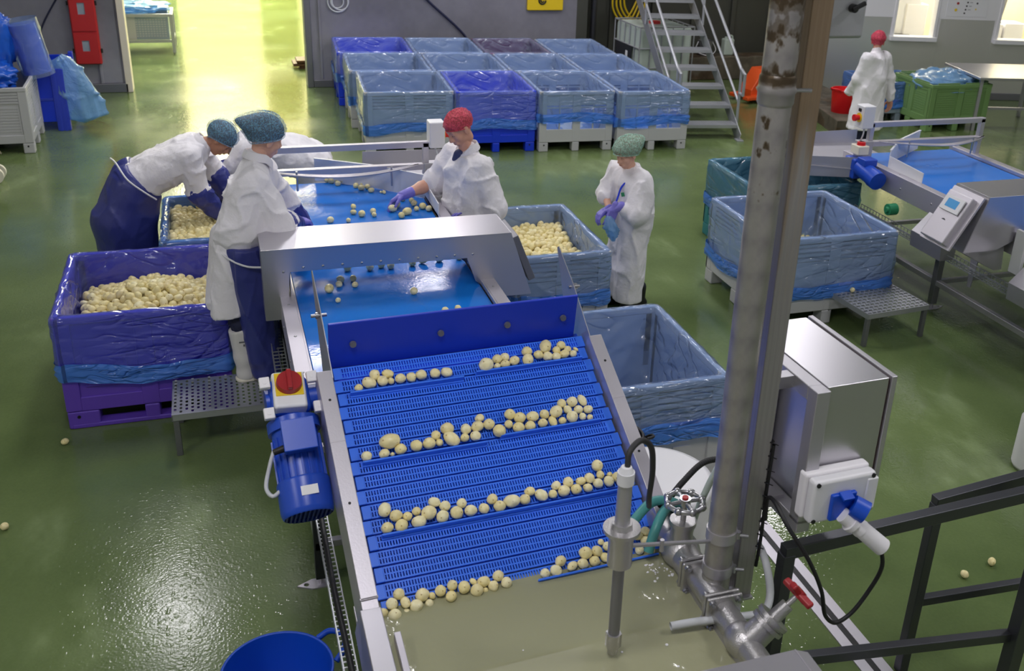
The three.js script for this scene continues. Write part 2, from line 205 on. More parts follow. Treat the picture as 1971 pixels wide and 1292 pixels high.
for (const [x, z, w] of LAMPS) lamp(x, z, 5.7, x === -1.05 ? 0.4 : 0.7, x === -1.05 ? 0.8 : 1.5, x === -1.05 ? LAMP.hall * 2 : LAMP.hall, LAMP.hallColor, 'rectangular high bay lamp under the hall ceiling, ' + w, 0, 'high bay lamps under the hall ceiling');
lamp(0.3, -28.2, 7.0, 2.4, 0.9, LAMP.back * 16, LAMP.backColor, 'added unseen lamp brightening the far back room wall for the floor reflection', 0);  // added lamp: makes the far wall bright enough to mirror in the floor
lamp(0.8, -21.5, 4.5, 2.2, 2.5, LAMP.back * 0.9, LAMP.backColor, 'warm lamp over the middle of the back room', 0);
{ const a = R(-15), f = (u, v) => [9.75 + u * Math.cos(a) + v * Math.sin(a), -15.45 - u * Math.sin(a) + v * Math.cos(a)]; for (const u of [1.9, 4.4]) { const q = f(u, -1.2); lamp(q[0], q[1], 2.75, 1.2, 0.5, LAMP.side, LAMP.sideColor, u < 3 ? 'warm lamp in the side room behind the left window' : 'warm lamp in the side room behind the right window', a); } }
// ---------- sorting conveyors: both lines are the same machine, mirrored ----------
function conveyor(o) {
  const t = thing('sorting_conveyor', o.label, 'conveyor', [o.x0, 0, 0]), s = o.mirror ? -1 : 1, X = (u) => s * u;
  const sp = (a, b, y0, y1, z0, z1, r) => span(X(a), X(b), y0, y1, z0, z1, r), P = (u, y, z) => [X(u), y, z];
  obj('belt', [sp(0.368, 1.55, 0.988, 1.0, o.zn, -8.5, 0.005), sp(0.375, 1.545, 0.86, 0.868, o.zn, -8.45), rod(P(0.37, 0.93, -8.5), P(1.55, 0.93, -8.5), 0.07, 0.07, 24), rod(P(0.37, 0.93, o.zn), P(1.55, 0.93, o.zn), 0.07, 0.07, 24)], M.belt, t);
  obj('slider_bed', [sp(0.37, 1.545, 0.965, 0.986, o.zn, -8.42)], M.dull, t);
  for (const [a, b, c] of [[0.268, 0.352, 0.362], [1.65, 1.566, 1.556]]) {
    const r = obj('side_rail', [sp(a, b, 1.026, 1.034, o.zn, -8.55, 0.003), sp(a, a + (b - a) * 0.06, 0.84, 1.03, o.zn, -8.55), sp(b - (b - a) * 0.05, b, 0.9, 1.03, o.zn, -8.55), sp(b, c, 1.002, 1.03, o.zn, -8.5)], M.rail, t);
    const bo = []; for (let z = o.zn - 0.25; z > -8.5; z -= 0.46) bo.push(ball(0.009, P((a + b) / 2, 1.035, z), [1, 0.5, 1], 8), ball(0.01, P(a - (b - a) * 0.02, 0.93, z + 0.1), [0.5, 1, 1], 8));
    obj('bolt', bo, M.bolt, r);
  }
  for (const z of o.legs) for (const u of [0.305, 1.61]) { const l = obj('leg', [sp(u - 0.03, u + 0.03, 0.05, 0.86, z - 0.03, z + 0.03, 0.004)], u < 1 ? M.dark : M.dull, t); obj('foot_plate', [plate([[-0.13, 0], [-0.05, 0.04], [0.05, 0.04], [0.05, -0.04], [-0.05, -0.04]].map(([a, b]) => [X(a), b]), 0.008, P(u, 0.0, z), [-PI / 2, 0, 0], [ring(0.014, 12, X(-0.08), 0)]), cyl(0.016, 0.016, 0.06, P(u, 0.03, z))], M.rail, l); }
  for (const u of [0.305, 1.61]) obj('lower_rail', [bar(P(u, 0.26, o.legs[0] + 0.03), P(u, 0.26, o.legs.at(-1)), 0.05, 0.05, 0.004)], M.satin, t);
  for (const z of o.legs) obj('cross_brace', [bar(P(0.305, 0.26, z), P(1.61, 0.26, z), 0.04, 0.04, 0.004), bar(P(0.305, 0.84, z), P(1.61, 0.84, z), 0.04, 0.04, 0.004)], M.satin, t);
  { // metal-detector hood: folded sheet bridging the belt, one cheek slanting outward
    const h = part('hood', t), e = o.mirror ? 0.24 : 0, zf = -6.05, zb = -6.44, mk = (p) => p.map(([a, b]) => [X(a), b]);
    const face = [[0.175, 0.88], [0.175, 1.35], [1.755 + e, 1.35], [1.905 + e, 0.9], [1.69 + e * 0.6, 0.9], [1.52, 1.03], [1.46, 1.2], [0.335, 1.2], [0.31, 0.88]];
    obj('front_plate', [plate(mk(face), 0.004, [0, 0, zf])], M.steel, h);
    obj('back_plate', [plate(mk(face), 0.004, [0, 0, zb])], M.steel, h);
    obj('top_plate', [sp(0.172, 1.757 + e, 1.347, 1.352, zf + 0.006, zb, 0.002)], M.steel, h);
    obj('side_plate', [sp(0.172, 0.177, 0.88, 1.35, zf, zb)], M.steel, h);
    obj('slanted_cheek', [bar(P(1.757 + e, 1.35, (zf + zb) / 2), P(1.907 + e, 0.9, (zf + zb) / 2), 0.39, 0.005, 0, V(1, 0.3, 0))], M.steel, h);
    obj('inner_liner', [sp(0.34, 1.46, 1.195, 1.2, zf, zb), sp(0.335, 0.34, 0.9, 1.2, zf, zb)], M.steel, h);
    const bo = []; for (let i = 0; i < 11; i++) bo.push(ball(0.009, P(0.3 + i * 0.12, 1.222 - (i === 0 ? 0.02 : 0), zf + 0.004), [1, 1, 0.6], 10)); obj('rivet', bo, M.bolt, h);
    if (o.back) { obj('control_panel_back', [bar(P(1.8, 1.3, -6.27), P(1.93, 0.98, -6.27), 0.34, 0.05, 0.006, V(1, 0.4, 0))], M.dull, h); }
    else {
      const c = obj('control_panel', [bar(P(1.79 + e, 1.34, -6.24), P(2.04 + e, 0.92, -6.24), 0.36, 0.02, 0.004, V(1, 0.6, 0)), bar(P(1.83 + e, 1.31, -6.24), P(2.05 + e, 0.95, -6.24), 0.28, 0.09, 0.012, V(1, 0.6, 0))], M.rail, h);
      obj('display', [bar(P(1.905 + e, 1.3, -6.24), P(1.97 + e, 1.19, -6.24), 0.22, 0.012, 0.003, V(1, 0.6, 0))], M.white, c);
      obj('screen', [bar(P(1.918 + e, 1.278, -6.24), P(1.953 + e, 1.218, -6.24), 0.13, 0.016, 0, V(1, 0.6, 0))], std(0x3f9fe0, 0.3), c);
      obj('maker_disc', [rod(P(1.99 + e, 1.1, -6.24), P(2.005 + e, 1.108, -6.24), 0.03, 0.03, 20)], M.dark, c);
      obj('funnel', [plate(mk([[1.7, 0.9], [1.9 + e, 0.9], [1.76, 0.7], [1.68, 0.7]]), 0.3, [0, 0, -6.4])], M.satin, h);
      obj('white_cover', [sp(1.66, 1.69, 0.72, 1.08, -6.02, -5.9, 0.004)], M.white, h);
    }
  }
  { // portal frame with two rungs and the curved guides
    const p = part('portal_frame', t), z = -8.2;
    for (const u of [0.31, 1.62]) obj('upright', [sp(u - 0.025, u + 0.025, 1.03, u < 1 ? 1.4 : 1.4, z - 0.025, z + 0.025, 0.004)], M.rail, p);
    obj('top_bar', [sp(0.285, 1.645, 1.36, 1.41, z - 0.025, z + 0.025, 0.004)], M.rail, p);
    obj('lower_bar', [sp(0.285, 1.7, 1.17, 1.22, z - 0.03, z + 0.03, 0.004)], M.rail, p);
    obj('bracket', [sp(1.6, 1.75, 1.0, 1.23, z - 0.05, z + 0.05, 0.006)], M.satin, p);
    for (const k of [0, 1]) obj('curved_guide', [grid(30, 3, (a, b) => { const q = lerp(0.3, 1.55, a), d = Math.sin(a * PI), o2 = [[0, 0], [0.024, 0], [0.024, 0.012], [0, 0.012]][Math.min(3, Math.round(b * 3))]; return [X(q), 1.222 + o2[1], z + 0.05 + 0.2 * d + k * 0.04 * d + o2[0]]; })], M.rail, p);
    const pin = []; for (const q of [0.55, 1.3]) pin.push(rod(P(q, 1.1, z + 0.2), P(q, 1.26, z + 0.2), 0.008)); obj('pin', pin, M.bolt, p);
    const c = obj('control_box', [sp(1.645, 1.775, 1.36, 1.58, z - 0.07, z + 0.07, 0.012)], M.white, t);
    obj('emergency_button', [rod(P(1.775, 1.46, z), P(1.82, 1.46, z), 0.025, 0.025), rod(P(1.82, 1.46, z), P(1.838, 1.46, z), 0.034, 0.032)], M.red, c);
    obj('button_ring', [rod(P(1.775, 1.46, z), P(1.782, 1.46, z), 0.045, 0.045)], M.yellow, c);
    obj('switch', [sp(1.775, 1.785, 1.52, 1.55, z - 0.02, z + 0.02, 0.003)], M.black, c);
    obj('cable', [tube([P(1.7, 1.36, z), P(1.715, 1.3, z + 0.02), P(1.73, 1.2, z)], 0.008, 12, 6)], M.greyHose, c);
  }
  // white deflector plates where the belt ends
  const dA = [0.74, -8.57], dB = [1.2, -8.27], dC = [1.56, -7.92];
  obj('deflector', [bar(P(dA[0], 1.1, dA[1]), P(dB[0], 1.1, dB[1]), 0.008, 0.19), bar(P(dB[0], 1.1, dB[1]), P(dC[0], 1.1, dC[1]), 0.008, 0.19), bar(P(dC[0], 1.08, dC[1]), P(dC[0], 1.06, -7.4), 0.008, 0.13), bar(P(dA[0], 1.2, dA[1]), P(dB[0], 1.2, dB[1]), 0.02, 0.008), bar(P(dB[0], 1.2, dB[1]), P(dC[0], 1.2, dC[1]), 0.02, 0.008)], M.white, t);
  obj('discharge_chute', [plate([[X(1.2), -8.42], [X(1.66), -8.0], [X(2.25), -8.35], [X(2.25), -9.1], [X(1.2), -9.0]].map(([a, b]) => [a, -b]), 0.006, [0, 0.97, 0], [-PI / 2, 0, 0]), bar(P(1.66, 1.0, -8.02), P(2.25, 0.96, -8.37), 0.006, 0.2), bar(P(1.2, 1.0, -9), P(2.25, 0.96, -9.1), 0.006, 0.24)], M.satin, t);
  { // wire cable tray along the outer side
    const u = o.mirror ? 1.66 : 0.2, w = []; const za = o.mirror ? o.zn : -5.6;
    for (const [a, b] of [[0, 0], [0.04, 0], [0.08, 0], [0, 0.05], [0.08, 0.05]]) w.push(bar(P(u + a, 0.56 + b, za), P(u + a, 0.56 + b, -8.1), 0.006, 0.006));
    for (let z = za; z > -8.1; z -= 0.05) w.push(bar(P(u, 0.56, z), P(u + 0.08, 0.56, z), 0.005, 0.005), bar(P(u, 0.56, z), P(u, 0.61, z), 0.005, 0.005), bar(P(u + 0.08, 0.56, z), P(u + 0.08, 0.61, z), 0.005, 0.005));
    obj('cable_tray', w, M.galv, t);
  }
  if (o.back) obj('hand_knob', [rod(P(0.262, 0.985, -5.02), P(0.17, 0.985, -5.02), 0.05, 0.05, 14), rod(P(0.19, 0.985, -5.02), P(0.14, 0.985, -5.02), 0.03, 0.025, 12)], M.greenP, t);
  if (!o.back) { // drive, drip plates and hand wheels on the near side of the right-hand line
    const g = part('gear_motor', t), c = [1.74, 0.98, -8.15];
    obj('motor_body', [rod(P(c[0] + 0.02, c[1] + 0.02, c[2] + 0.08), P(c[0] + 0.02, c[1] - 0.02, c[2] + 0.3), 0.085, 0.085, 24), sp(c[0] - 0.06, c[0] + 0.08, c[1] + 0.06, c[1] + 0.13, c[2] + 0.08, c[2] + 0.22, 0.01)], M.motor, g);
    obj('fan_cover', [rod(P(c[0] + 0.02, c[1] - 0.02, c[2] + 0.3), P(c[0] + 0.02, c[1] - 0.035, c[2] + 0.38), 0.092, 0.088, 24)], M.motor, g);
    obj('gearbox', [sp(c[0] - 0.08, c[0] + 0.1, c[1] - 0.1, c[1] + 0.1, c[2] - 0.1, c[2] + 0.08, 0.02)], M.motor, g);
    const k = obj('isolator', [sp(c[0] - 0.06, c[0] + 0.06, c[1] + 0.13, c[1] + 0.22, c[2] - 0.08, c[2] + 0.06, 0.01)], M.cream, g);
    obj('isolator_knob', [cyl(0.04, 0.042, 0.03, P(c[0], c[1] + 0.235, c[2]))], M.red, k);
    for (const [z, y] of [[-7.55, 0.74], [-6.75, 0.62], [-5.35, 0.6]]) obj('hand_knob', [rod(P(1.68, y, z), P(1.77, y, z), 0.055, 0.055, 12), rod(P(1.77, y, z), P(1.79, y, z), 0.03, 0.025, 12)], M.greenP, t);
    obj('tension_plate', [plate([[X(1.0), 0.8], [X(1.12), 0.8], [X(1.08), 0.4], [X(1.04), 0.4]], 0.008, P(1.66 - X(0), 0, -7.5), [0, PI / 2, 0])], M.satin, t);
    for (const [a, b] of [[-7.1, -6.62], [-5.85, -5.0]]) obj('drip_plate', [plate([[0, 0.86], [0.16, 0.7], [0.15, 0.56], [0, 0.56]].map(([p, q]) => [X(p), q]), a < -6.5 ? 0.42 : 0.85, P(1.66, 0, a))], M.satin, t);
    obj('end_post', [bar(P(1.7, 0.26, -8.4), P(1.68, 0.86, -8.25), 0.05, 0.05, 0.004)], M.dark, t);
  }
  return t;
}
conveyor({ x0: 0, zn: -4.75, legs: [-4.53, -6.5, -8.25], back: true, label: 'level sorting conveyor with bright blue belt passing under a folded steel hood' });
conveyor({ x0: 7.62, mirror: true, zn: -4.2, legs: [-5.1, -6.9, -8.4], label: 'second sorting line at the right edge with green hand knobs and control panel' });

// ---------- inclined elevator belt rising out of the wash tank ----------
const EL = { o: V(0.3795, 1.468, -4.05), ya: 0.049, sl: 0.522, w: 1.2, pitch: 0.068 };
const elev = thing('inclined_conveyor', 'inclined blue slatted belt with flights lifting peeled potatoes out of the water tank', 'conveyor', EL.o.toArray());
elev.rotation.set(EL.sl, EL.ya, 0, 'YXZ'); elev.updateMatrixWorld(true);
const elevAt = (u, n, v) => V(u, n, v).applyMatrix4(elev.matrixWorld);
{
  const w = EL.w, p = EL.pitch, n = 96, tabs = 0.035;
  const rib = (w - 2 * tabs) / n, gs = [];
  for (const [z0, z1] of [[0.004, 0.011], [0.031, 0.037], [0.057, 0.064]]) gs.push(span(tabs, w - tabs, -0.012, 0.0, z0, z1));
  for (let i = 0; i <= n; i++) { const x = tabs + i * rib; gs.push(span(x - rib * 0.26, x + rib * 0.26, -0.012, -0.0005, 0.006, 0.062)); }
  gs.push(span(0, tabs, -0.014, 0.001, 0.003, 0.064, 0.003), span(w - tabs, w, -0.014, 0.001, 0.003, 0.064, 0.003));
  const mod = join(gs); mod.userData.ready = true;
  for (let i = -1; i < 20; i++) { const m = obj('belt_module', mod, M.mod, elev); m.position.set((i % 2 ? 1 : -1) * 0.004, 0, i * p); }
  obj('slider_bed', [span(0.005, w - 0.005, -0.045, -0.03, -0.1, 1.36)], M.modSlotShade, elev);  // deeper blue sheet paints in the shade seen through the belt slots
  const fl = (a, b, v) => obj('flight', [span(a, b, -0.002, 0.034, v - 0.004, v + 0.005, 0.003), span(a, b, 0, 0.008, v - 0.014, v + 0.012, 0.003)], M.mod, elev);
  fl(0.055, 0.57, 0.088); fl(0.63, 1.155, 0.072); fl(0.045, 0.59, 0.432); fl(0.655, 1.135, 0.413); fl(0.06, 1.12, 0.767); fl(0.02, 0.56, 1.118); fl(0.63, 1.17, 1.085);
  for (const s of [0, 1]) {
    const a = s ? w + 0.01 : -0.075, b = a + 0.065;
    const r = obj('side_rail', [span(a, b, 0.054, 0.062, -0.02, 1.02, 0.003), span(s ? a : b - 0.004, s ? a + 0.004 : b, -0.12, 0.06, -0.02, 1.02), span(s ? b - 0.004 : a, s ? b : a + 0.004, -0.16, 0.06, -0.02, 1.02)], M.rail, elev);
    obj('weld_seam', [span(a, b, 0.0615, 0.0635, 0.33, 0.336, 0.001)], M.rail, r);
    obj('bolt_hole', [cyl(0.006, 0.006, 0.003, [a + 0.034, 0.0625, 0.13], [0, 0, 0], 10), cyl(0.006, 0.006, 0.003, [a + 0.03, 0.0625, 0.62], [0, 0, 0], 10)], M.black, r);
    obj('lower_rail', [span(a, b, 0.04, 0.048, 1.02, 1.75, 0.003), span(a, a + 0.004, -0.3, 0.045, 1.02, 1.75), span(b - 0.004, b, -0.3, 0.045, 1.02, 1.75), span(a - 0.003, b + 0.003, 0.044, 0.056, 1.012, 1.024, 0.003)], M.rail, elev);
    // side plate rising to a point beside the blue flap
    const q = obj('side_plate', [plate([[0.02, 0.062], [0.02, -0.14], [-0.16, -0.2], [-0.56, 0.1 - 0.02], [-0.55, 0.1], [-0.3, 0.1]].map(([z, y]) => [-z, y]), 0.004, [s ? w + 0.012 : -0.012, 0, 0], [0, PI / 2, 0])], M.satin, elev);
    obj('pivot_bolt', [rod([s ? w + 0.0 : -0.05, 0.06, -0.32], [s ? w + 0.06 : 0.02, 0.06, -0.32], 0.008), rod([s ? w + 0.03 : -0.03, 0.06, -0.32], [s ? w + 0.045 : -0.018, 0.06, -0.32], 0.017, 0.017, 6)], M.bolt, q);
  }
  // the blue flap across the head of the belt
  const f = obj('flap', [bar([-0.005, 0.085, -0.13], [w - 0.03, 0.085, -0.13], 0.016, 0.235, 0.004, V(0, 0.93, -0.36))], M.flap, elev);
  for (const u of [0.1, 0.5, 0.82, 1.1]) obj('flap_bolt', [rod([u, 0.095, -0.12], [u, 0.1, -0.11], 0.016, 0.014, 16)], M.dull, f);
  obj('head_roller', [rod([0.02, -0.06, -0.02], [w - 0.02, -0.06, -0.02], 0.055)], M.blueP, elev);
}
{ // drive on the left of the elevator head: motor pointing down the slope, gearbox, isolator switch
  const g = part('gear_motor', elev); g.position.copy(elev.worldToLocal(V(0.19, 1.33, -4.02))); g.quaternion.copy(elev.quaternion.clone().invert().multiply(new THREE.Quaternion().setFromEuler(new THREE.Euler(R(42), R(4), 0, 'YXZ'))));
  const fins = []; for (let i = 0; i < 20; i++) { const a = i / 20 * 2 * PI; fins.push(box(0.012, 0.006, 0.2, [0.1 * Math.cos(a), 0.1 * Math.sin(a), 0.2], [0, 0, a])); }
  obj('motor_body', [rod([0, 0, 0.04], [0, 0, 0.31], 0.098, 0.098, 32), rod([0, 0, 0.02], [0, 0, 0.07], 0.112, 0.112, 32), ...fins], M.motor, g);
  const fc = obj('fan_cover', [lathe([[0.108, 0], [0.112, 0.01], [0.112, 0.13], [0.106, 0.15], [0.1, 0.155]], 36, [0, 0, 0.29], [PI / 2, 0, 0])], M.motor, g);
  const gr = []; for (let i = -5; i <= 5; i++) { const L = Math.sqrt(Math.max(0, 0.098 ** 2 - (i * 0.018) ** 2)); gr.push(box(0.008, 2 * L, 0.006, [i * 0.018, 0, 0.443])); } gr.push(rod([0, 0, 0.425], [0, 0, 0.43], 0.1, 0.1, 32));
  obj('fan_grille', gr, M.motorDk, fc);
  obj('name_plate', [box(0.07, 0.002, 0.04, [0.01, 0.113, 0.36], [0, 0, 0])], M.label, fc);
  const tb = obj('terminal_box', [box(0.13, 0.07, 0.13, [0, 0.125, 0.13], [0, 0, 0], 0.012), box(0.14, 0.012, 0.14, [0, 0.16, 0.13], [0, 0, 0], 0.005)], M.motor, g);
  obj('cable_gland', [rod([-0.065, 0.12, 0.17], [-0.11, 0.12, 0.18], 0.016, 0.013)], M.black, tb);
  obj('gearbox', [box(0.17, 0.17, 0.17, [0, -0.01, -0.08], [0, 0, 0], 0.03), rod([-0.1, -0.01, -0.08], [0.13, -0.01, -0.08], 0.06, 0.06, 24), rod([0, -0.01, 0], [0, -0.01, 0.05], 0.075, 0.09, 24)], M.motor, g);
  for (const [x, y, z] of [[-0.1, 0.09, -0.14], [0.1, 0.09, -0.14], [-0.1, 0.09, -0.0], [0.11, 0.09, -0.0]]) obj('bracket', [box(0.045, 0.03, 0.05, [x, y, z], [0, 0, 0], 0.005), cyl(0.009, 0.009, 0.034, [x, y, z], [0, 0, 0], 12)], M.whiteP, g);
}
{ // isolator switch with red rotary knob on a bracket above the gearbox
  const g = part('isolator', elev); g.position.copy(elev.worldToLocal(V(0.185, 1.42, -4.06))); g.quaternion.copy(elev.quaternion.clone().invert().multiply(new THREE.Quaternion().setFromEuler(new THREE.Euler(R(28), R(0), R(-4), 'YXZ'))));
  g.scale.setScalar(1.12); obj('switch_box', [box(0.125, 0.09, 0.165, [0, 0, 0], [0, 0, 0], 0.012)], M.white, g);
  obj('yellow_plate', [box(0.105, 0.006, 0.105, [0, 0.046, -0.02], [0, 0, 0], 0.002)], M.yellow, g);
  obj('rotary_knob', [cyl(0.047, 0.05, 0.024, [0, 0.06, -0.02], [0, 0, 0], 32), box(0.02, 0.03, 0.09, [0, 0.075, -0.02], [0, 0, 0], 0.006)], M.knob, g);
  obj('cable', [tube([[-0.03, -0.03, 0.08], [-0.05, -0.07, 0.14], [-0.09, -0.1, 0.25], [-0.11, -0.1, 0.35], [-0.09, -0.1, 0.38], [-0.06, -0.1, 0.36]], 0.008, 40, 8), tube([[0.04, -0.03, 0.08], [0.06, -0.06, 0.12], [0.1, -0.09, 0.15]], 0.008, 20, 8)], M.greyHose, g);
}
// ---------- wash tank with murky water ----------
{
  const t = thing('wash_tank', 'steel wash tank of murky water at the foot of the inclined belt', 'tank', [0, 0, 0]), y = 0.943;
  const out = [span(0.34, 0.42, 0.3, 0.99, -3.1, -1.6, 0.004), span(1.62, 1.66, 0.3, 0.99, -3.7, -1.6, 0.004), span(0.4, 1.64, 0.3, 0.34, -3.9, -1.6), span(0.4, 1.64, 0.3, 0.95, -1.66, -1.6)];
  obj('tank_wall', out, M.satin, t);
  obj('gusset', [bar([0.455, 0.96, -2.95], [0.455, 0.93, -2.2], 0.025, 0.06, 0.003), span(0.33, 0.44, 0.99, 1.0, -2.62, -1.6, 0.003)], M.rail, t);
  obj('water', [grid(24, 24, (a, b) => [lerp(0.42, 1.62, a), y + 0.0015 * noise3(a * 9, b * 9, 3), lerp(-1.66, -3.3, b), a * 1.2, b * 1.6])], M.water, t);
  const foam = []; const r = rng(77); for (let i = 0; i < 46; i++) { const a = r() < 0.5; foam.push(ball(0.003 + 0.004 * r(), [a ? 1.5 + 0.11 * r() : 0.6 + r(), y + 0.001, a ? -3.05 + 0.12 * (r() - 0.5) : -3.0 + 0.9 * r()], [1, 0.5, 1], 8)); } obj('froth', foam, M.whiteP, t);
  for (const [x, z] of [[0.38, -1.9], [0.38, -3.0], [1.63, -1.9], [1.63, -3.4]]) obj('leg', [span(x - 0.03, x + 0.03, 0, 0.3, z - 0.03, z + 0.03, 0.004)], M.dull, t);
  const w = []; for (const dx of [0, 0.025, 0.05]) w.push(bar([0.275 + dx - 0.025, 0.9, -3.95], [0.275 + dx - 0.025, 0.9, -1.9], 0.005, 0.005)); for (let z = -3.95; z < -1.9; z += 0.028) w.push(bar([0.25, 0.9, z], [0.3, 0.9, z], 0.005, 0.005), bar([0.25, 0.9, z], [0.25, 0.93, z], 0.004, 0.004)); w.push(bar([0.25, 0.93, -3.95], [0.25, 0.93, -1.9], 0.005, 0.005));
  obj('cable_tray', w, M.galv, t);
  obj('tray_cable', [tube([[0.275, 0.91, -3.9], [0.27, 0.912, -3.4], [0.28, 0.91, -2.8], [0.272, 0.912, -2]], 0.012, 40, 8)], M.black, t);
}
// ---------- pallet bins and their film liners ----------
function bin(o) { // base centre at o.p; w along x, d along z
  const { w, d, h = 0.81, mat, style = 'slat' } = o, t = thing('pallet_bin', o.label, 'bin', o.p, o.turn ?? 0, o.group), y0 = 0.13, T0 = 0.034;
  const side = (L, name, turn, off) => {
    const f = style, g = [], post = 0.1, back = -T0 + 0.008;
    g.push(span(-L / 2, -L / 2 + post, y0, h, -T0, 0, 0.008), span(L / 2 - post, L / 2, y0, h, -T0, 0, 0.008), span(-L / 2 - 0.001, L / 2 + 0.001, h - 0.05, h + 0.001, -T0 - 0.001, 0.005, 0.008), span(-L / 2 + 0.004, L / 2 - 0.004, y0 - 0.002, y0 + (f === 'window' ? 0.17 : 0.1), -T0 + 0.002, -0.003, 0.006), span(-0.055, 0.055, y0 + 0.002, h - 0.002, -T0 + 0.003, -0.0015, 0.006));
    if (f === 'window') { for (const s of [-1, 1]) { const a = s * 0.055, b = s * (L / 2 - post), m = (a + b) / 2; g.push(span(m - 0.008, m + 0.008, y0 + 0.16, h - 0.05, -T0, -0.01), span(a, b, 0.44, 0.46, -T0, -0.01), span(a, b, 0.58, 0.6, -T0, -0.012)); g.push(span(a, b, 0.62, h - 0.05, -T0, -0.018)); } }
    else if (f === 'solid') { g.push(span(-L / 2 + 0.05, L / 2 - 0.05, y0, h - 0.03, -T0, -0.012)); for (const s of [-1, 1]) g.push(span(s * 0.12, s * (L / 2 - 0.14), 0.3, 0.52, -0.012, -0.004, 0.004), span(s * 0.14, s * (L / 2 - 0.16), 0.32, 0.5, -0.005, 0.0, 0.003)); }
    else if (f === 'crate') { g.push(span(-L / 2 + 0.05, L / 2 - 0.05, y0, h - 0.03, -T0, -0.014)); for (const s of [-1, 1]) { const a = s * 0.055, b = s * (L / 2 - post); for (let k = 0; k < 4; k++) g.push(span(a, b, 0.62 + k * 0.035, 0.64 + k * 0.035, -0.014, -0.002)); for (let k = 0; k < 9; k++) g.push(span(a + s * 0.02, b - s * 0.02, 0.27 + k * 0.035, 0.29 + k * 0.035, -0.014, -0.009)); g.push(span(a + s * 0.008, a + s * 0.02, 0.25, 0.6, -0.014, -0.003), span(b - s * 0.02, b - s * 0.008, 0.25, 0.6, -0.014, -0.003)); } }
    else { g.push(span(-L / 2 + 0.05, L / 2 - 0.05, y0, h - 0.22, -T0, -0.012), span(-L / 2 + 0.05, L / 2 - 0.05, h - 0.22, h - 0.05, -T0, -0.022)); for (let k = 0; k < 4; k++) g.push(span(-L / 2 + 0.08, L / 2 - 0.08, h - 0.21 + k * 0.042, h - 0.187 + k * 0.042, -0.024, -0.004)); for (const s of [-1, 1]) g.push(plate([[s * 0.14, 0.2], [s * (L / 2 - 0.18), 0.2], [s * (L / 2 - 0.22), 0.36], [s * 0.18, 0.36]], 0.008, [0, 0, -0.012])); }
    const m = obj(name, g.map((q) => tr(q, [0, 0, off], [0, 0, 0])).map((q) => tr(q, [0, 0, 0], [0, turn, 0])), mat, t); return m;
  };
  side(w, 'wall', 0, d / 2); side(w, 'wall', PI, d / 2); side(d - 0.002, 'wall', PI / 2, w / 2); side(d - 0.002, 'wall', -PI / 2, w / 2);
  obj('deck', [span(-w / 2 + 0.02, w / 2 - 0.02, y0 - 0.005, y0 + 0.025, -d / 2 + 0.02, d / 2 - 0.02)], mat, t);
  const fw = o.wideFeet ? 0.2 : 0.13;
  for (const x of [-w / 2 + fw / 2, 0, w / 2 - fw / 2]) for (const z of [-d / 2 + 0.07, 0, d / 2 - 0.07]) obj('foot', [span(x - (x ? fw / 2 : 0.05) + 0.002, x + (x ? fw / 2 : 0.05) - 0.002, 0, y0 - 0.004, z - 0.068, z + 0.068, 0.012)], mat, t);
  if (o.runners) for (const z of [-d / 2 + 0.05, d / 2 - 0.05]) obj('runner', [span(-w / 2 + 0.02, w / 2 - 0.02, 0, 0.035, z - 0.05, z + 0.05, 0.01)], mat, t);
  if (o.holes !== false) for (const s of [-1, 1]) obj('peg_hole', [cyl(0.011, 0.011, 0.004, [s * (w / 2 - 0.07), 0.09, d / 2 + 0.0005], [PI / 2, 0, 0], 10)], M.black, t);
  return t;
}
function outline(s, a, b, r) { // point and outward normal on a rounded rectangle, s in 0..1
  r = Math.min(r, a * 0.95, b * 0.95); const L = [2 * (a - r), 2 * (b - r)], c = PI * r / 2, tot = 2 * L[0] + 2 * L[1] + 4 * c; let q = ((s % 1) + 1) % 1 * tot;
  const segs = [[L[0], -(a - r), b, 1, 0], [c, a - r, b - r, 0], [L[1], a, b - r, 0, -1], [c, a - r, -(b - r), 1], [L[0], a - r, -b, -1, 0], [c, -(a - r), -(b - r), 2], [L[1], -a, -(b - r), 0, 1], [c, -(a - r), b - r, 3]];
  for (const g of segs) { if (q <= g[0] + 1e-9) { if (g.length === 5) { const d = [g[3], g[4]]; return [g[1] + d[0] * q, g[2] + d[1] * q, -d[1], d[0]]; } const th = PI / 2 - g[3] * PI / 2 - q / Math.max(r, 1e-6); return [g[1] + r * Math.cos(th), g[2] + r * Math.sin(th), Math.cos(th), Math.sin(th)]; } q -= g[0]; }
  return [-(a - r), b, 0, 1];
}
const ridge = (x, y, z) => { const n = 1 - Math.abs(noise3(x, y, z)) * 2.2; return n > 0 ? n * n : 0; };
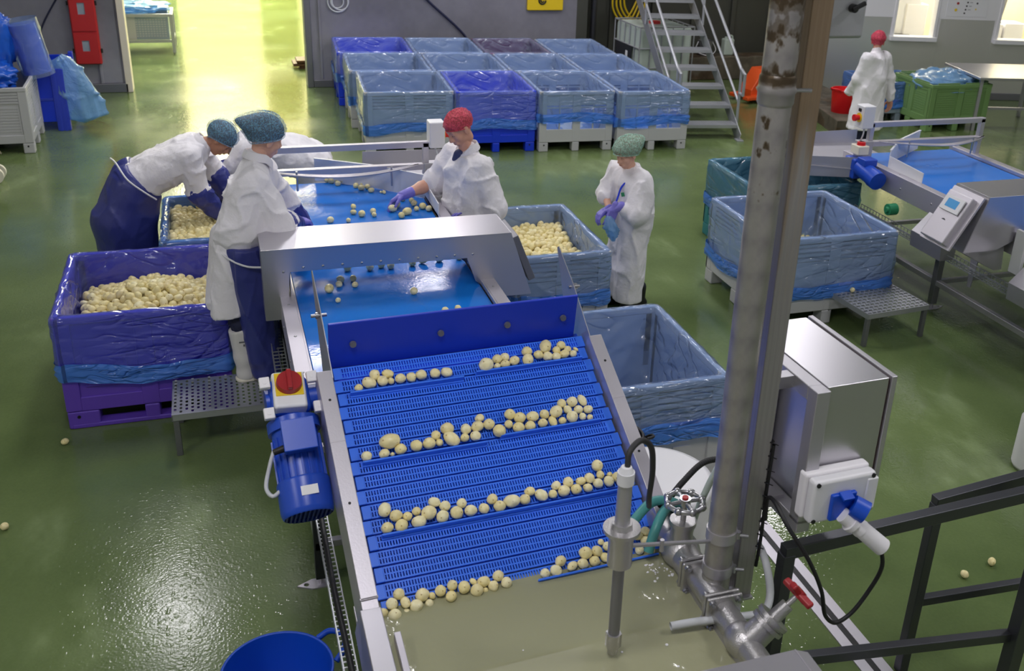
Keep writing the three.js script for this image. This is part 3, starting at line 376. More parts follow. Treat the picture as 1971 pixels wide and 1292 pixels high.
function liner(o) { // film draped inside a bin, over its rim and down its outside, gathered in a band at the hem
  const { w, d, h = 0.81, hem = 0.42, seed = 1, sag = 0.05, mat = M.filmClear, deep = M.filmDeep, inner = 0.16 } = o;
  const t = thing('bin_liner', o.label, 'liner', o.p, o.turn ?? 0, o.group), NU = o.nu ?? 150, NV = o.nv ?? 30, lim = o.gap ?? 0.03;
  const S = seed * 17.3, pull = (s) => { const k = Math.floor(s * 8); return 1; };
  const hemY = (s) => hem + sag * noise3(Math.cos(s * 2 * PI) * 1.3 + S, Math.sin(s * 2 * PI) * 1.3, 1);
  const P = (s, v) => {
    let off, y, r, amp, ki;
    if (v < 0.5) { const q = v / 0.5; y = lerp(inner, h + 0.002, q); off = lerp(-0.085, -0.04, q); r = lerp(0.3, 0.05, Math.pow(q, 0.7)); amp = lerp(0.05, 0.012, q * q); ki = 1; }
    else if (v < 0.56) { const q = (v - 0.5) / 0.06; y = h + 0.002 + 0.01 * Math.sin(q * PI); off = lerp(-0.04, 0.012, q); r = 0.05; amp = 0.005; ki = 1; }
    else { const q = (v - 0.56) / 0.44, hy = hemY(s) + 0.05; y = lerp(h, hy, q); off = 0.012 + 0.006 * Math.sin(q * PI); r = 0.05; amp = Math.min(lim - 0.012, 0.008 + 0.014 * q); ki = -1; }
    const p = outline(s, w / 2 + off, d / 2 + off, r), cx = p[0], cz = p[1];
    let n = ridge(cx * 3 + y * 4 + S, cz * 3 - y * 3.5, S) * 0.9 + ridge(cx * 6 - y * 7, cz * 6 + y * 6, S + 4) * 0.6 + 0.5 * noise3(cx * 3 + S, y * 4, cz * 3);
    if (ki > 0) n = -Math.abs(n) * 1; else n = Math.abs(n);
    const yy = y + (v > 0.45 && v < 0.6 ? 0.004 * noise3(cx * 14, cz * 14, S) : 0);
    return [cx + p[2] * n * amp, yy, cz + p[3] * n * amp, s * 4, v * 2];
  };
  obj('film', [grid(NU, NV, P, true)].map((g) => { g.userData.keepUV = true; return g; }), mat, t);
  obj('film_floor', [grid(24, 6, (a, b) => { const p = outline(a, (w / 2 - 0.085) * (1 - b) + 0.001, (d / 2 - 0.085) * (1 - b) + 0.001, 0.3 * (1 - b) + 0.001); return [p[0], inner + 0.015 * noise3(p[0] * 8, p[1] * 8, S), p[1], p[0], p[1]]; }, true)].map((g) => { g.userData.keepUV = true; return g; }), mat, t);
  if (o.band !== false) obj('hem_band', [grid(NU, 8, (s, v) => {
    const p = outline(s, w / 2 + 0.02, d / 2 + 0.02, 0.06), y = hemY(s) + lerp(0.075, -0.055, v) + 0.015 * noise3(s * 30, v * 2, S), n = 0.004 + Math.sin(v * PI) * 0.006 + 0.014 * ridge(p[0] * 2 + S, v * 5 + p[1] * 2 + p[0] * 1.5, S) + 0.004 * noise3(s * 60, v * 6, S);
    const k = Math.min(n, lim); return [p[0] + p[2] * k, y, p[1] + p[3] * k, s * 4, v * 0.3];
  }, true)].map((g) => { g.userData.keepUV = true; return g; }), deep, t);
  return t;
}
const pair = (b, l) => { bin(b); liner({ w: b.w, d: b.d, h: b.h, p: [b.p[0], 0, b.p[2]], turn: b.turn, ...l }); };
// the twelve empty bins set out in three rows at the back
{
  const gb = 'lined bins standing in three rows at the back', gl = 'film liners in the back rows of bins';
  const cols = [[1.81, 1.13, -12.79], [2.97, 1.05, -12.67], [4.06, 1.02, -12.55], [5.12, 1.01, -12.42]];
  const kinds = [['slat', 'blue', 'window', 'window'], ['crate', 'crate', 'crate', 'crate'], ['blue', 'crate', 'maroon', 'crate']], rows = ['front', 'middle', 'rear'], order = ['leftmost', 'second from left', 'third from left', 'rightmost'];
  for (let r = 0; r < 3; r++) for (let c = 0; c < 4; c++) {
    const [x, w, z] = cols[c], k = kinds[r][c], d = 1.34, zc = z - 0.69 - r * 1.395, col = k === 'blue' ? 'deep blue' : k === 'maroon' ? 'dark red' : 'grey';
    pair({ w, d, mat: k === 'blue' ? M.blueP : k === 'maroon' ? M.maroon : M.grey, style: k === 'window' ? 'window' : k === 'slat' ? 'slat' : k === 'blue' || k === 'maroon' ? 'solid' : 'crate', p: [x + w / 2, 0, zc], turn: R(-3.5), label: `${col} plastic bin, ${order[c]} in the ${rows[r]} row of the empty bins`, group: gb, holes: r === 0 },
      { hem: r === 0 ? [0.36, 0.36, 0.42, 0.38][c] : 0.38, sag: 0.06, seed: r * 4 + c + 1, label: `clear blue film over the ${col} bin ${order[c]} in the ${rows[r]} row`, group: gl, nu: 120, nv: 26, gap: 0.024 });
  }
}
// bins round the sorting lines
pair({ w: 1.05, d: 1.17, mat: M.purple, style: 'solid', wideFeet: true, runners: true, p: [-0.59, 0, -7.12], label: 'purple plastic bin heaped with potatoes at the left, beside the perforated step' },
  { hem: 0.4, sag: 0.05, seed: 21, nu: 220, nv: 40, mat: phy(0x9aa4ff, 0.15, { transmission: 0.78, thickness: 0, side: THREE.DoubleSide, bumpMap: again(T.crinkle, 0.5), bumpScale: 0.04 }), label: 'violet blue film lining the purple bin of potatoes' });
pair({ w: 0.77, d: 1.16, h: 0.8, mat: M.greyBlue, style: 'slat', p: [-0.11, 0, -8.42], label: 'small lined bin of potatoes under the bending worker, behind the purple bin' },
  { hem: 0.45, seed: 22, nu: 180, nv: 36, mat: M.film, label: 'blue film rolled over the bin the two bending workers reach into' });
pair({ w: 0.78, d: 1.2, mat: M.grey, style: 'slat', p: [2.44, 0, -7.51], label: 'grey bin of potatoes right of the hood, beside the woman in green net' },
  { hem: 0.4, sag: 0.07, seed: 23, nu: 200, nv: 40, label: 'pale blue film over the grey bin of potatoes right of the steel hood' });
pair({ w: 1.02, d: 1.1, mat: M.grey, style: 'slat', p: [2.265, 0, -5.32], label: 'empty grey bin right of the inclined belt, behind the white drum' },
  { hem: 0.42, sag: 0.07, seed: 24, nu: 240, nv: 44, label: 'crumpled clear blue film lining the empty bin beside the inclined belt' });
pair({ w: 1.2, d: 1.18, mat: M.grey, style: 'slat', p: [4.85, 0, -7.42], label: 'large grey bin behind the steel post, with few potatoes in it' },
  { hem: 0.33, sag: 0.05, seed: 25, nu: 240, nv: 44, label: 'clear blue film with a bright gathered hem on the bin behind the steel post' });
pair({ w: 1.15, d: 1.08, mat: M.teal, style: 'solid', p: [5.38, 0, -8.68], label: 'teal bin behind the large grey bin, under the discharge chute' },
  { hem: 0.42, sag: 0.05, seed: 26, nu: 160, nv: 30, mat: phy(0x8cc8e4, 0.15, { transmission: 0.74, thickness: 0, side: THREE.DoubleSide, bumpMap: again(T.crinkle, 0.5), bumpScale: 0.04 }), label: 'blue film over the teal bin under the discharge chute' });
pair({ w: 1.05, d: 0.95, h: 0.62, mat: M.greyBlue, style: 'slat', p: [10.3, 0, -13.87], turn: R(-4), label: 'grey bin behind the worker at the right wall, next to the green crate' },
  { hem: 0.24, sag: 0.04, seed: 27, nu: 140, nv: 30, mat: M.film, label: 'loose blue film hanging over the bin beside the green crate' });
bin({ w: 1.08, d: 1.0, h: 0.72, mat: M.green, style: 'crate', p: [10.82, 0, -13.17], turn: R(-2), label: 'green plastic crate full of crumpled blue film by the steel wall' });
bin({ w: 1.1, d: 1.1, mat: M.grey, style: 'crate', p: [-2.72, 0, -14.15], turn: R(1), label: 'grey slotted bin at the left edge with blue bags piled in it' });
// crumpled film and bags
function bag(name, label, cat, c, s, mat, seed, amp = 0.16, turn = 0) {
  const t = tag(obj(name, [grid(64, 40, (u, v) => { const th = u * 2 * PI, ph = (v - 0.5) * PI, dx = Math.cos(ph) * Math.cos(th), dy = Math.sin(ph), dz = Math.cos(ph) * Math.sin(th); const k = 1 + amp * (fbm(dx * 2 + seed, dy * 2, dz * 2, 3) + 1.1 * ridge(dx * 3 + seed, dy * 3 + 2, dz * 3) - 0.3 + 0.15 * ridge(dx * 8, dy * 8 + seed, dz * 8)); return [dx * s[0] * k, dy * s[1] * k, dz * s[2] * k]; }, true)], mat), label, cat);
  t.position.set(...c); t.rotation.y = turn; return t;
}
bag('plastic_film', 'heap of crumpled pale blue film filling the green crate', 'film', [10.82, 0.64, -13.17], [0.5, 0.22, 0.44], M.bagPale, 3, 0.2, R(-2));
bag('plastic_bag', 'blue plastic bag slumped over the near edge of the grey bin', 'bag', [-2.72, 0.86, -13.98], [0.42, 0.26, 0.42], M.bag, 5, 0.2);
bag('plastic_bag', 'tall blue plastic sack standing at the back of the grey bin', 'bag', [-2.62, 1.2, -14.42], [0.3, 0.5, 0.26], M.bag, 9, 0.14);
bag('plastic_bag', 'pale end of a blue sack at the top left corner of the picture', 'bag', [-2.92, 1.42, -14.6], [0.26, 0.36, 0.24], M.bag, 12, 0.14);
{ // upright roll of bags wrapped in clear film
  const t = thing('film_roll', 'upright roll of blue bags wrapped in clear film beside the fire cabinet', 'roll', [-2.12, 0.8, -14.5], R(10)); t.rotation.z = R(9);
  obj('roll', [cyl(0.155, 0.165, 0.62, [0, 0.33, 0], [0, 0, 0], 32)], M.bag, t);
  obj('wrapping', [grid(48, 16, (u, v) => { const k = 0.185 + 0.016 * ridge(Math.cos(u * 2 * PI) * 3, v * 2, Math.sin(u * 2 * PI) * 3); return [k * Math.cos(u * 2 * PI), lerp(-0.02, 0.7, v), k * Math.sin(u * 2 * PI)]; }, true)], M.filmClear, t);
}
{ // blue crate the film hangs from
  const t = thing('plastic_crate', 'narrow blue crate standing behind the grey bin with film hanging from it', 'crate', [-2.02, 0, -15.35]);
  obj('crate_wall', [span(-0.5, 0.13, 0.12, 0.78, 0.6, 0.635, 0.006), span(0.095, 0.13, 0.12, 0.78, -0.6, 0.63, 0.006), span(-0.5, 0.13, 0.12, 0.78, -0.63, -0.6, 0.006)], M.blueP, t);
  obj('corner_post', [span(0.0, 0.16, 0, 0.82, 0.56, 0.66, 0.01), span(0.03, 0.06, 0, 0.82, 0.655, 0.665), span(0.09, 0.12, 0, 0.82, 0.655, 0.665)], M.bluePale, t);
  obj('corner_post', [span(0.1, 0.16, 0, 0.82, -0.66, -0.56, 0.01)], M.bluePale, t);
  obj('rail', [span(-0.5, 0.14, 0.74, 0.8, 0.59, 0.645, 0.006), span(-0.5, 0.14, 0.4, 0.44, 0.6, 0.645, 0.006)], M.bluePale, t);
}
tag(obj('plastic_film', [grid(36, 60, (u, v) => { // a long bag hanging from the crate to the floor
  const th = u * 2 * PI, x = lerp(-1.88, -1.66, Math.pow(v, 0.8)), y = lerp(0.98, 0.1, v), w = (0.1 + 0.17 * Math.sin(Math.min(1, v * 1.15) * PI * 0.62)) * (v > 0.93 ? (1 - v) / 0.07 * 0.8 + 0.2 : 1) * (v < 0.05 ? v / 0.05 * 0.7 + 0.3 : 1), k = 1 + 0.3 * ridge(Math.cos(th) * 2.2, v * 2.5, Math.sin(th) * 2.2) - 0.1;
  return [x + w * k * Math.cos(th), y + 0.05 * Math.cos(th) * 0.4, -14.78 + 0.1 * k * Math.sin(th) * (0.6 + w * 2)];
}, true)], M.bagPale), 'long pale blue film bag hanging from the blue crate down to the floor', 'film');
// ---------- steel column, pipes and valves beside the tank ----------
{
  const t = thing('riser_pipe', 'tall stained round steel pipe rising beside the tank', 'pipe', [1.70, 1.0, -2.845]);
  const g = new THREE.CylinderGeometry(0.055, 0.055, 5.4, 40, 1, true); g.translate(0, 2.7, 0); { const uv = g.attributes.uv; for (let i = 0; i < uv.count; i++) uv.setXY(i, uv.getX(i), uv.getY(i) * 5.4); } g.userData.keepUV = true;
  obj('pipe', [g], M.pipe, t);
  for (const y of [0.1, 0.26]) { const c = obj('clamp', [cyl(0.06, 0.06, 0.045, [0, y, 0], [0, 0, 0], 40)], M.satin, t); obj('clamp_bolt', [rod([0.05, y, 0.03], [0.09, y, 0.05], 0.008), rod([0.055, y + 0.015, 0.03], [0.055, y - 0.015, 0.03], 0.012, 0.012, 6)], M.bolt, c); }
  const j = obj('coupling', [lathe([[0.055, -0.05], [0.06, -0.04], [0.06, -0.01], [0.066, 0], [0.06, 0.01], [0.06, 0.04], [0.055, 0.05]], 40, [0, 1.98, 0])], M.pipe, t);
  obj('clamp_bolt', [rod([0.06, 1.98, 0.02], [0.11, 1.98, 0.03], 0.007)], M.bolt, j);
}
{
  const t = thing('support_post', 'square steel post standing right behind the stained round pipe', 'post', [1.84, 0.9, -2.9]);
  const g = new RoundedBoxGeometry(0.08, 5.5, 0.08, 2, 0.006); g.translate(0, 2.75, 0);
  obj('post', [g], M.post, t);
  obj('foot_bracket', [span(-0.16, 0.04, 0.0, 0.012, -0.06, 0.06, 0.003), span(-0.15, -0.14, -0.1, 0.01, -0.05, 0.05)], M.satin, t);
  const ties = []; const r = rng(9); for (let i = 0; i < 9; i++) ties.push(box(0.012, 0.006, 0.03, [0.042, 0.25 + i * 0.06 + r() * 0.02, 0.03], [0, 0, 0], 0.002), rod([0.03, 0.25 + i * 0.06, 0.04], [0.06, 0.24 + i * 0.06, 0.055], 0.003, 0.002, 6));
  obj('cable_ties', ties, M.black, t);
  obj('strapped_cable', [tube([[0.045, 0.15, 0.04], [0.046, 0.3, 0.045], [0.045, 0.5, 0.04], [0.045, 0.72, 0.045]], 0.007, 30, 8)], M.black, t);
}
{ // pipe run with two valves
  const t = thing('valve_manifold', 'cast steel pipe run with bolted flanges and two hand valves along the tank edge', 'valve');
  const x = 1.665, y = 1.0;
  const flange = (z, s = 1) => { const g = [box(0.15, 0.15, 0.018, [x, y, z], [0, 0, R(45) * 0], 0.008), box(0.15, 0.15, 0.016, [x, y, z + 0.026], [0, 0, 0], 0.008)]; const f = obj('flange', g, M.cast, t); for (const a of [-1, 1]) for (const b of [-1, 1]) obj('bolt', [rod([x + a * 0.056, y + b * 0.056, z - 0.03], [x + a * 0.056, y + b * 0.056, z + 0.055], 0.008), rod([x + a * 0.056, y + b * 0.056, z - 0.022], [x + a * 0.056, y + b * 0.056, z - 0.01], 0.015, 0.015, 6), rod([x + a * 0.056, y + b * 0.056, z + 0.034], [x + a * 0.056, y + b * 0.056, z + 0.046], 0.015, 0.015, 6)], M.bolt, f); };
  flange(-2.95); flange(-2.73);
  obj('pipe_run', [rod([x, y, -3.5], [x, y, -3.2], 0.062, 0.062, 28), rod([x, y, -3.0], [x, y, -2.94], 0.055, 0.055, 28), rod([x, y, -2.92], [x, y, -2.72], 0.056, 0.056, 28), rod([x + 0.02, y - 0.02, -2.845], [1.70, y + 0.06, -2.845], 0.057, 0.055, 28)], M.cast, t);
  const gv = obj('gate_valve', [ball(0.085, [x, y, -3.1], [0.95, 0.9, 1.25], 24), rod([x, y, -3.22], [x, y, -2.97], 0.064, 0.064, 28), rod([x, y + 0.05, -3.1], [x, y + 0.13, -3.1], 0.05, 0.044, 20), rod([x, y + 0.13, -3.1], [x, y + 0.15, -3.1], 0.056, 0.056, 20), rod([x, y + 0.15, -3.1], [x, y + 0.25, -3.1], 0.012)], M.cast, t);
  const hw = [new THREE.TorusGeometry(0.075, 0.011, 10, 40)].map((g) => tr(g, [x, y + 0.235, -3.1], [PI / 2, 0, 0])); for (let i = 0; i < 8; i++) { const a = i * PI / 4; hw.push(ball(0.018, [x + 0.075 * Math.cos(a), y + 0.235, -3.1 + 0.075 * Math.sin(a)], [1, 1, 1], 10)); if (i % 2 === 0) hw.push(rod([x, y + 0.24, -3.1], [x + 0.075 * Math.cos(a), y + 0.235, -3.1 + 0.075 * Math.sin(a)], 0.009)); } hw.push(rod([x, y + 0.225, -3.1], [x, y + 0.255, -3.1], 0.024));
  obj('hand_wheel', hw, M.bolt, gv); obj('wheel_cap', [cyl(0.013, 0.013, 0.006, [x, y + 0.258, -3.1])], M.redDull, gv);
  const a = [x, y, -2.52], b = [x + 0.105, y + 0.1, -2.52], c = [x + 0.155, y + 0.148, -2.52];
  const yv = obj('angle_valve', [rod([x, y, -2.72], [x, y, -2.36], 0.054, 0.05, 28), ball(0.068, [x, y, -2.54], [1, 1, 1.2], 24), rod(a, b, 0.056, 0.05, 28), rod([x + 0.075, y + 0.07, -2.52], [x + 0.087, y + 0.082, -2.52], 0.066, 0.066, 28), rod([x + 0.094, y + 0.089, -2.52], [x + 0.106, y + 0.101, -2.52], 0.066, 0.066, 28), rod(b, c, 0.03, 0.027, 6), rod(c, [x + 0.2, y + 0.19, -2.52], 0.011), rod([x, y, -2.4], [x, y, -2.36], 0.06, 0.06, 6)], M.cast, t);
  obj('red_handle', [bar([x + 0.165, y + 0.235, -2.52], [x + 0.225, y + 0.145, -2.52], 0.034, 0.026, 0.008), bar([x + 0.17, y + 0.212, -2.58], [x + 0.215, y + 0.17, -2.46], 0.03, 0.024, 0.008), rod([x + 0.185, y + 0.178, -2.52], [x + 0.21, y + 0.2, -2.52], 0.022)], M.knob, yv);
}
{ // level probe standing over the water on an arm from the column
  const t = thing('level_probe', 'upright steel probe over the water with white cap and black lead', 'probe', [1.195, 0.96, -2.66]);
  obj('probe_rod', [rod([0, 0.09, 0], [0, 0.42, 0], 0.021, 0.021, 24)], M.dull, t);
  obj('tip_nut', [rod([0, 0.03, 0], [0, 0.09, 0], 0.03, 0.03, 6), rod([0, 0, 0], [0, 0.03, 0], 0.018, 0.022, 20)], M.cast, t);
  obj('collar', [rod([0, 0.4, 0], [0, 0.54, 0], 0.044, 0.044, 28), cyl(0.066, 0.066, 0.014, [0, 0.548, 0], [0, 0, 0], 36), rod([0, 0.555, 0], [0, 0.575, 0], 0.04, 0.036, 8)], M.cast, t);
  obj('stem', [rod([0, 0.57, 0], [0, 0.735, 0], 0.027, 0.025, 24)], M.satin, t);
  obj('white_cap', [rod([0, 0.735, 0], [0, 0.78, 0], 0.03, 0.03, 24), rod([0, 0.78, 0], [0, 0.8, 0], 0.027, 0.018, 20)], M.white, t);
  obj('support_arm', [rod([0.03, 0.47, 0], [0.47, 0.27, -0.18], 0.008), rod([0.19, 0.42, -0.06], [0.19, 0.37, -0.06], 0.008)], M.satin, t);
  obj('lead', [tube([[0.003, 0.79, 0], [0.015, 0.84, -0.02], [0.07, 0.855, -0.06], [0.13, 0.8, -0.1], [0.165, 0.68, -0.14], [0.2, 0.5, -0.22], [0.3, 0.3, -0.42]], 0.011, 60, 8)], M.rubber, t);
}
tag(obj('corrugated_hose', [(() => { const c = new THREE.CatmullRomCurve3([V(1.62, 1.13, -3.24), V(1.68, 1.14, -3.27), V(1.76, 1.17, -3.32), V(1.9, 1.2, -3.4), V(2.1, 1.1, -3.5), V(2.3, 0.8, -3.6)]); return grid(12, 200, (u, v) => { const p = c.getPoint(v), d = c.getTangent(v), s = V(0, 1, 0).cross(d).normalize(), n = d.clone().cross(s), r = 0.013 + 0.0022 * Math.sin(v * 420), q = u * 2 * PI; return [p.x + r * (Math.cos(q) * s.x + Math.sin(q) * n.x), p.y + r * (Math.cos(q) * s.y + Math.sin(q) * n.y), p.z + r * (Math.cos(q) * s.z + Math.sin(q) * n.z)]; }, true); })()], M.rubber), 'dark corrugated hose running over the white drum behind the riser pipe', 'hose');
for (const [k, pts] of [['upper', [[1.42, 1.06, -3.15], [1.5, 1.12, -3.2], [1.6, 1.15, -3.25], [1.7, 1.12, -3.25], [1.75, 1.0, -3.3]]], ['lower', [[1.53, 1.0, -3.12], [1.56, 1.08, -3.14], [1.62, 1.12, -3.2], [1.7, 1.1, -3.28], [1.74, 0.98, -3.35]]]])
  tag(obj('teal_hose', [tube(pts, 0.021, 40, 12)], M.hoseTeal), `${k} of the two teal rubber hoses bent over the tank edge`, 'hose');
tag(obj('water_hose', [tube([[1.45, 0.975, -2.71], [1.55, 0.98, -2.7], [1.72, 0.98, -2.68], [1.83, 0.98, -2.68], [1.89, 1.0, -2.74], [1.9, 1.1, -2.82], [1.95, 1.05, -3.0], [2.0, 0.7, -3.15], [2.05, 0.2, -3.2]], 0.016, 60, 10)], M.greyHose), 'pale grey hose crossing the tank corner and looping up by the red handle', 'hose');
tag(obj('clear_hose', [tube([[1.78, 1.42, -3.06], [1.765, 1.3, -3.1], [1.75, 1.13, -3.15], [1.74, 0.9, -3.2], [1.76, 0.6, -3.3]], 0.014, 30, 8)], M.ibc), 'translucent hose hanging down in front of the white drum', 'hose');
{ // control cabinet on its frame, with socket box, plug and cable
  const t = thing('control_cabinet', 'brushed steel control cabinet carried on a frame from the post', 'cabinet', [2.02, 1.28, -3.36]); t.rotation.y = R(2);
  obj('body', [span(0, 0.275, 0, 0.6, 0, 0.57, 0.004)], M.steel, t);
  obj('door', [span(0.285, 0.31, -0.004, 0.604, -0.004, 0.574, 0.004)], M.satin, t);
  obj('door_seal', [span(0.274, 0.286, 0.01, 0.59, 0.01, 0.56)], std(0x4a1f1a, 0.6), t);
  const f = obj('mounting_frame', [span(-0.065, -0.005, 0.02, 0.6, 0.54, 0.6, 0.004), span(-0.065, -0.005, 0.54, 0.6, 0.28, 0.54, 0.004), span(-0.065, -0.005, -0.02, 0.04, 0.28, 0.6, 0.004), span(-0.06, -0.01, -0.06, 0.62, 0.22, 0.28, 0.004)], M.satin, t);
  obj('bolt', [rod([-0.09, 0.57, 0.4], [-0.06, 0.57, 0.4], 0.012, 0.012, 6), rod([-0.09, 0.03, 0.4], [-0.06, 0.03, 0.4], 0.012, 0.012, 6)], M.bolt, f);
  for (const y of [0.57, 0.03]) obj('spacer_arm', [bar([-0.2, y, 0.42], [-0.03, y, 0.42], 0.05, 0.05)], M.satin, t);
}
{
  const t = thing('socket_box', 'white plastic socket box screwed to the lower front of the steel cabinet', 'socket', [1.98, 1.345, -2.79]); t.rotation.y = R(2);
  obj('housing', [box(0.29, 0.2, 0.05, [0.13, 0.1, 0.03], [0, 0, 0], 0.014)], M.whiteP, t);
  obj('cover', [box(0.28, 0.19, 0.05, [0.132, 0.1, 0.08], [0, 0, 0], 0.016), box(0.05, 0.14, 0.02, [0.255, 0.1, 0.1], [0, 0, 0], 0.006)], M.white, t);
  for (const [x, y] of [[0.01, 0.18], [0.255, 0.18], [0.01, 0.02], [0.255, 0.02]]) obj('screw', [cyl(0.009, 0.009, 0.006, [x, y, 0.105], [PI / 2, 0, 0], 12)], M.black, t);
  obj('socket_flange', [box(0.11, 0.115, 0.02, [0.125, 0.075, 0.112], [0, 0, 0], 0.006)], M.tub, t);
  obj('hinged_cap', [rod([0.15, 0.09, 0.14], [0.19, 0.07, 0.175], 0.042, 0.044, 28), box(0.05, 0.012, 0.04, [0.125, 0.13, 0.13], [R(20), 0, 0], 0.003)], M.tub, t);
  obj('cap_label', [tr(new THREE.BoxGeometry(0.036, 0.036, 0.003), [0.1905, 0.0712, 0.1765], [R(20), R(48), 0])], M.label, t);
  const q = thing('plug', 'white industrial plug pushed into the blue socket', 'plug', [2.1, 1.395, -2.66]);
  obj('plug_body', [rod([0, 0, 0], [0.075, -0.06, 0.03], 0.03, 0.036, 28), rod([0.075, -0.06, 0.03], [0.16, -0.135, 0.065], 0.034, 0.036, 28), rod([0.03, -0.025, 0.012], [0.045, -0.037, 0.018], 0.041, 0.041, 28)], M.whiteP, q);
  obj('cable_entry', [rod([0.158, -0.134, 0.064], [0.166, -0.141, 0.0675], 0.026, 0.026, 20)], M.dull, q);
  tag(obj('power_cable', [tube([[2.255, 1.26, -2.597], [2.272, 1.17, -2.59], [2.24, 1.05, -2.6], [2.17, 0.95, -2.6], [2.11, 0.925, -2.6], [2.06, 0.97, -2.6], [2.02, 1.1, -2.6], [1.95, 1.25, -2.62], [1.88, 1.37, -2.68], [1.87, 1.42, -2.78], [1.885, 1.38, -2.845], [1.89, 1.28, -2.85]], 0.0085, 120, 8)], M.black), 'black cable looping from the white plug back to the post', 'cable');
}
{
  const t = thing('junction_enclosure', 'grey steel enclosure with a black latch at the top of the post', 'cabinet', [1.9, 3.12, -3.1]);
  obj('body', [span(0, 0.16, 0, 0.9, -0.1, 0.16, 0.012)], M.galv, t);
  obj('latch', [rod([0.1, 0.1, 0.16], [0.1, 0.1, 0.18], 0.014), box(0.05, 0.014, 0.012, [0.112, 0.108, 0.183], [0, 0, R(25)], 0.003)], M.black, t);
}
// ---------- dark steel railing at the lower right ----------
{
  const t = thing('railing', 'dark steel railing of square tube in the lower right corner', 'railing'), b = (n, p, q, w = 0.05, h = 0.05) => obj(n, [bar(p, q, w, h, 0.004)], M.railing, t);
  b('post', [2.05, 0, -2.9], [2.05, 1.05, -2.9], 0.055, 0.055); b('post', [3.43, 0, -2.9], [3.43, 1.12, -2.9], 0.07, 0.07); b('post', [2.96, 0, -3.1], [2.96, 0.99, -3.1]);
  b('top_rail', [2.03, 1.06, -2.9], [3.6, 1.14, -2.9], 0.05, 0.06); b('top_rail', [2.94, 1.0, -3.1], [3.8, 1.08, -3.1], 0.05, 0.06);
  b('lower_rail', [2.05, 0.5, -2.87], [3.6, 0.23, -2.93], 0.045, 0.05); b('middle_rail', [2.96, 0.43, -3.1], [3.8, 0.38, -3.1], 0.04, 0.045);
}
{
  const t = thing('steel_cover', 'plain grey steel cover beside the tank at the bottom edge', 'cover', [1.4, 0.9, -2.3]);
  obj('cover', [plate([[-0.12, 0], [0.375, 0], [0.375, 0.23], [0.32, 0.255], [-0.12, 0.255]], 0.7, [0, 0, 0])], M.satin, t);
  obj('weld_seam', [span(0.318, 0.322, 0.252, 0.257, 0, 0.7)], M.rail, t);
}
// ---------- drum, lidded pot, tubs and steps ----------
{
  const t = thing('drum', 'large white round plastic drum behind the inclined belt', 'drum', [1.96, 0, -3.98]);
  obj('body', [lathe([[0.26, 0], [0.285, 0.03], [0.285, 0.68], [0.28, 0.72]], 48)], M.whiteP, t); obj('lid', [lathe([[0, 0.752], [0.26, 0.75], [0.29, 0.742], [0.292, 0.71]], 48)], M.white, t);
  obj('red_mark', [box(0.03, 0.002, 0.02, [-0.02, 0.753, -0.12], [0, 0.4, 0])], M.red, t);
}
{
  const t = thing('bucket', 'small black bucket with a handle between drum and inclined belt', 'bucket', [1.96, 0, -4.44]);
  obj('body', [lathe([[0, 0.62], [0.085, 0.62], [0.1, 0.3], [0.1, 0.02], [0.0, 0.02], [0, 0], [0.1, 0], [0.12, 0.72], [0.11, 0.735], [0.1, 0.72], [0.085, 0.62]], 36)], M.black, t); obj('handle', [tube([[0.12, 0.68, 0], [0.15, 0.72, 0.04], [0.14, 0.74, 0.09], [0.1, 0.74, 0.1]], 0.008, 20, 6)], M.black, t);
}
function tub(name, label, p, r, h, mat, turn) {
  const t = thing(name, label, 'tub', p, turn);
  obj('body', [lathe([[0, 0.008], [r * 0.8, 0.008], [r * 0.97, h], [r * 1.03, h + 0.004], [r * 1.03, h - 0.012], [r * 0.99, h - 0.014], [r * 0.83, 0], [0, 0]], 56)], mat, t);
  for (const s of [-1, 1]) obj('handle', [tube([[s * r * 1.0, h - 0.01, -0.09], [s * (r + 0.05), h + 0.02, -0.07], [s * (r + 0.085), h + 0.028, 0], [s * (r + 0.05), h + 0.02, 0.07], [s * r * 1.0, h - 0.01, 0.09]], 0.014, 30, 8)], mat, t);
  return t;
}
tub('tub', 'blue flexible tub on the floor left of the tank', [0.03, 0, -3.6], 0.235, 0.32, M.tub, R(20));
tub('tub', 'red flexible tub standing on the concrete plinth', [9.1, 0.22, -13.25], 0.19, 0.36, M.red, R(20));
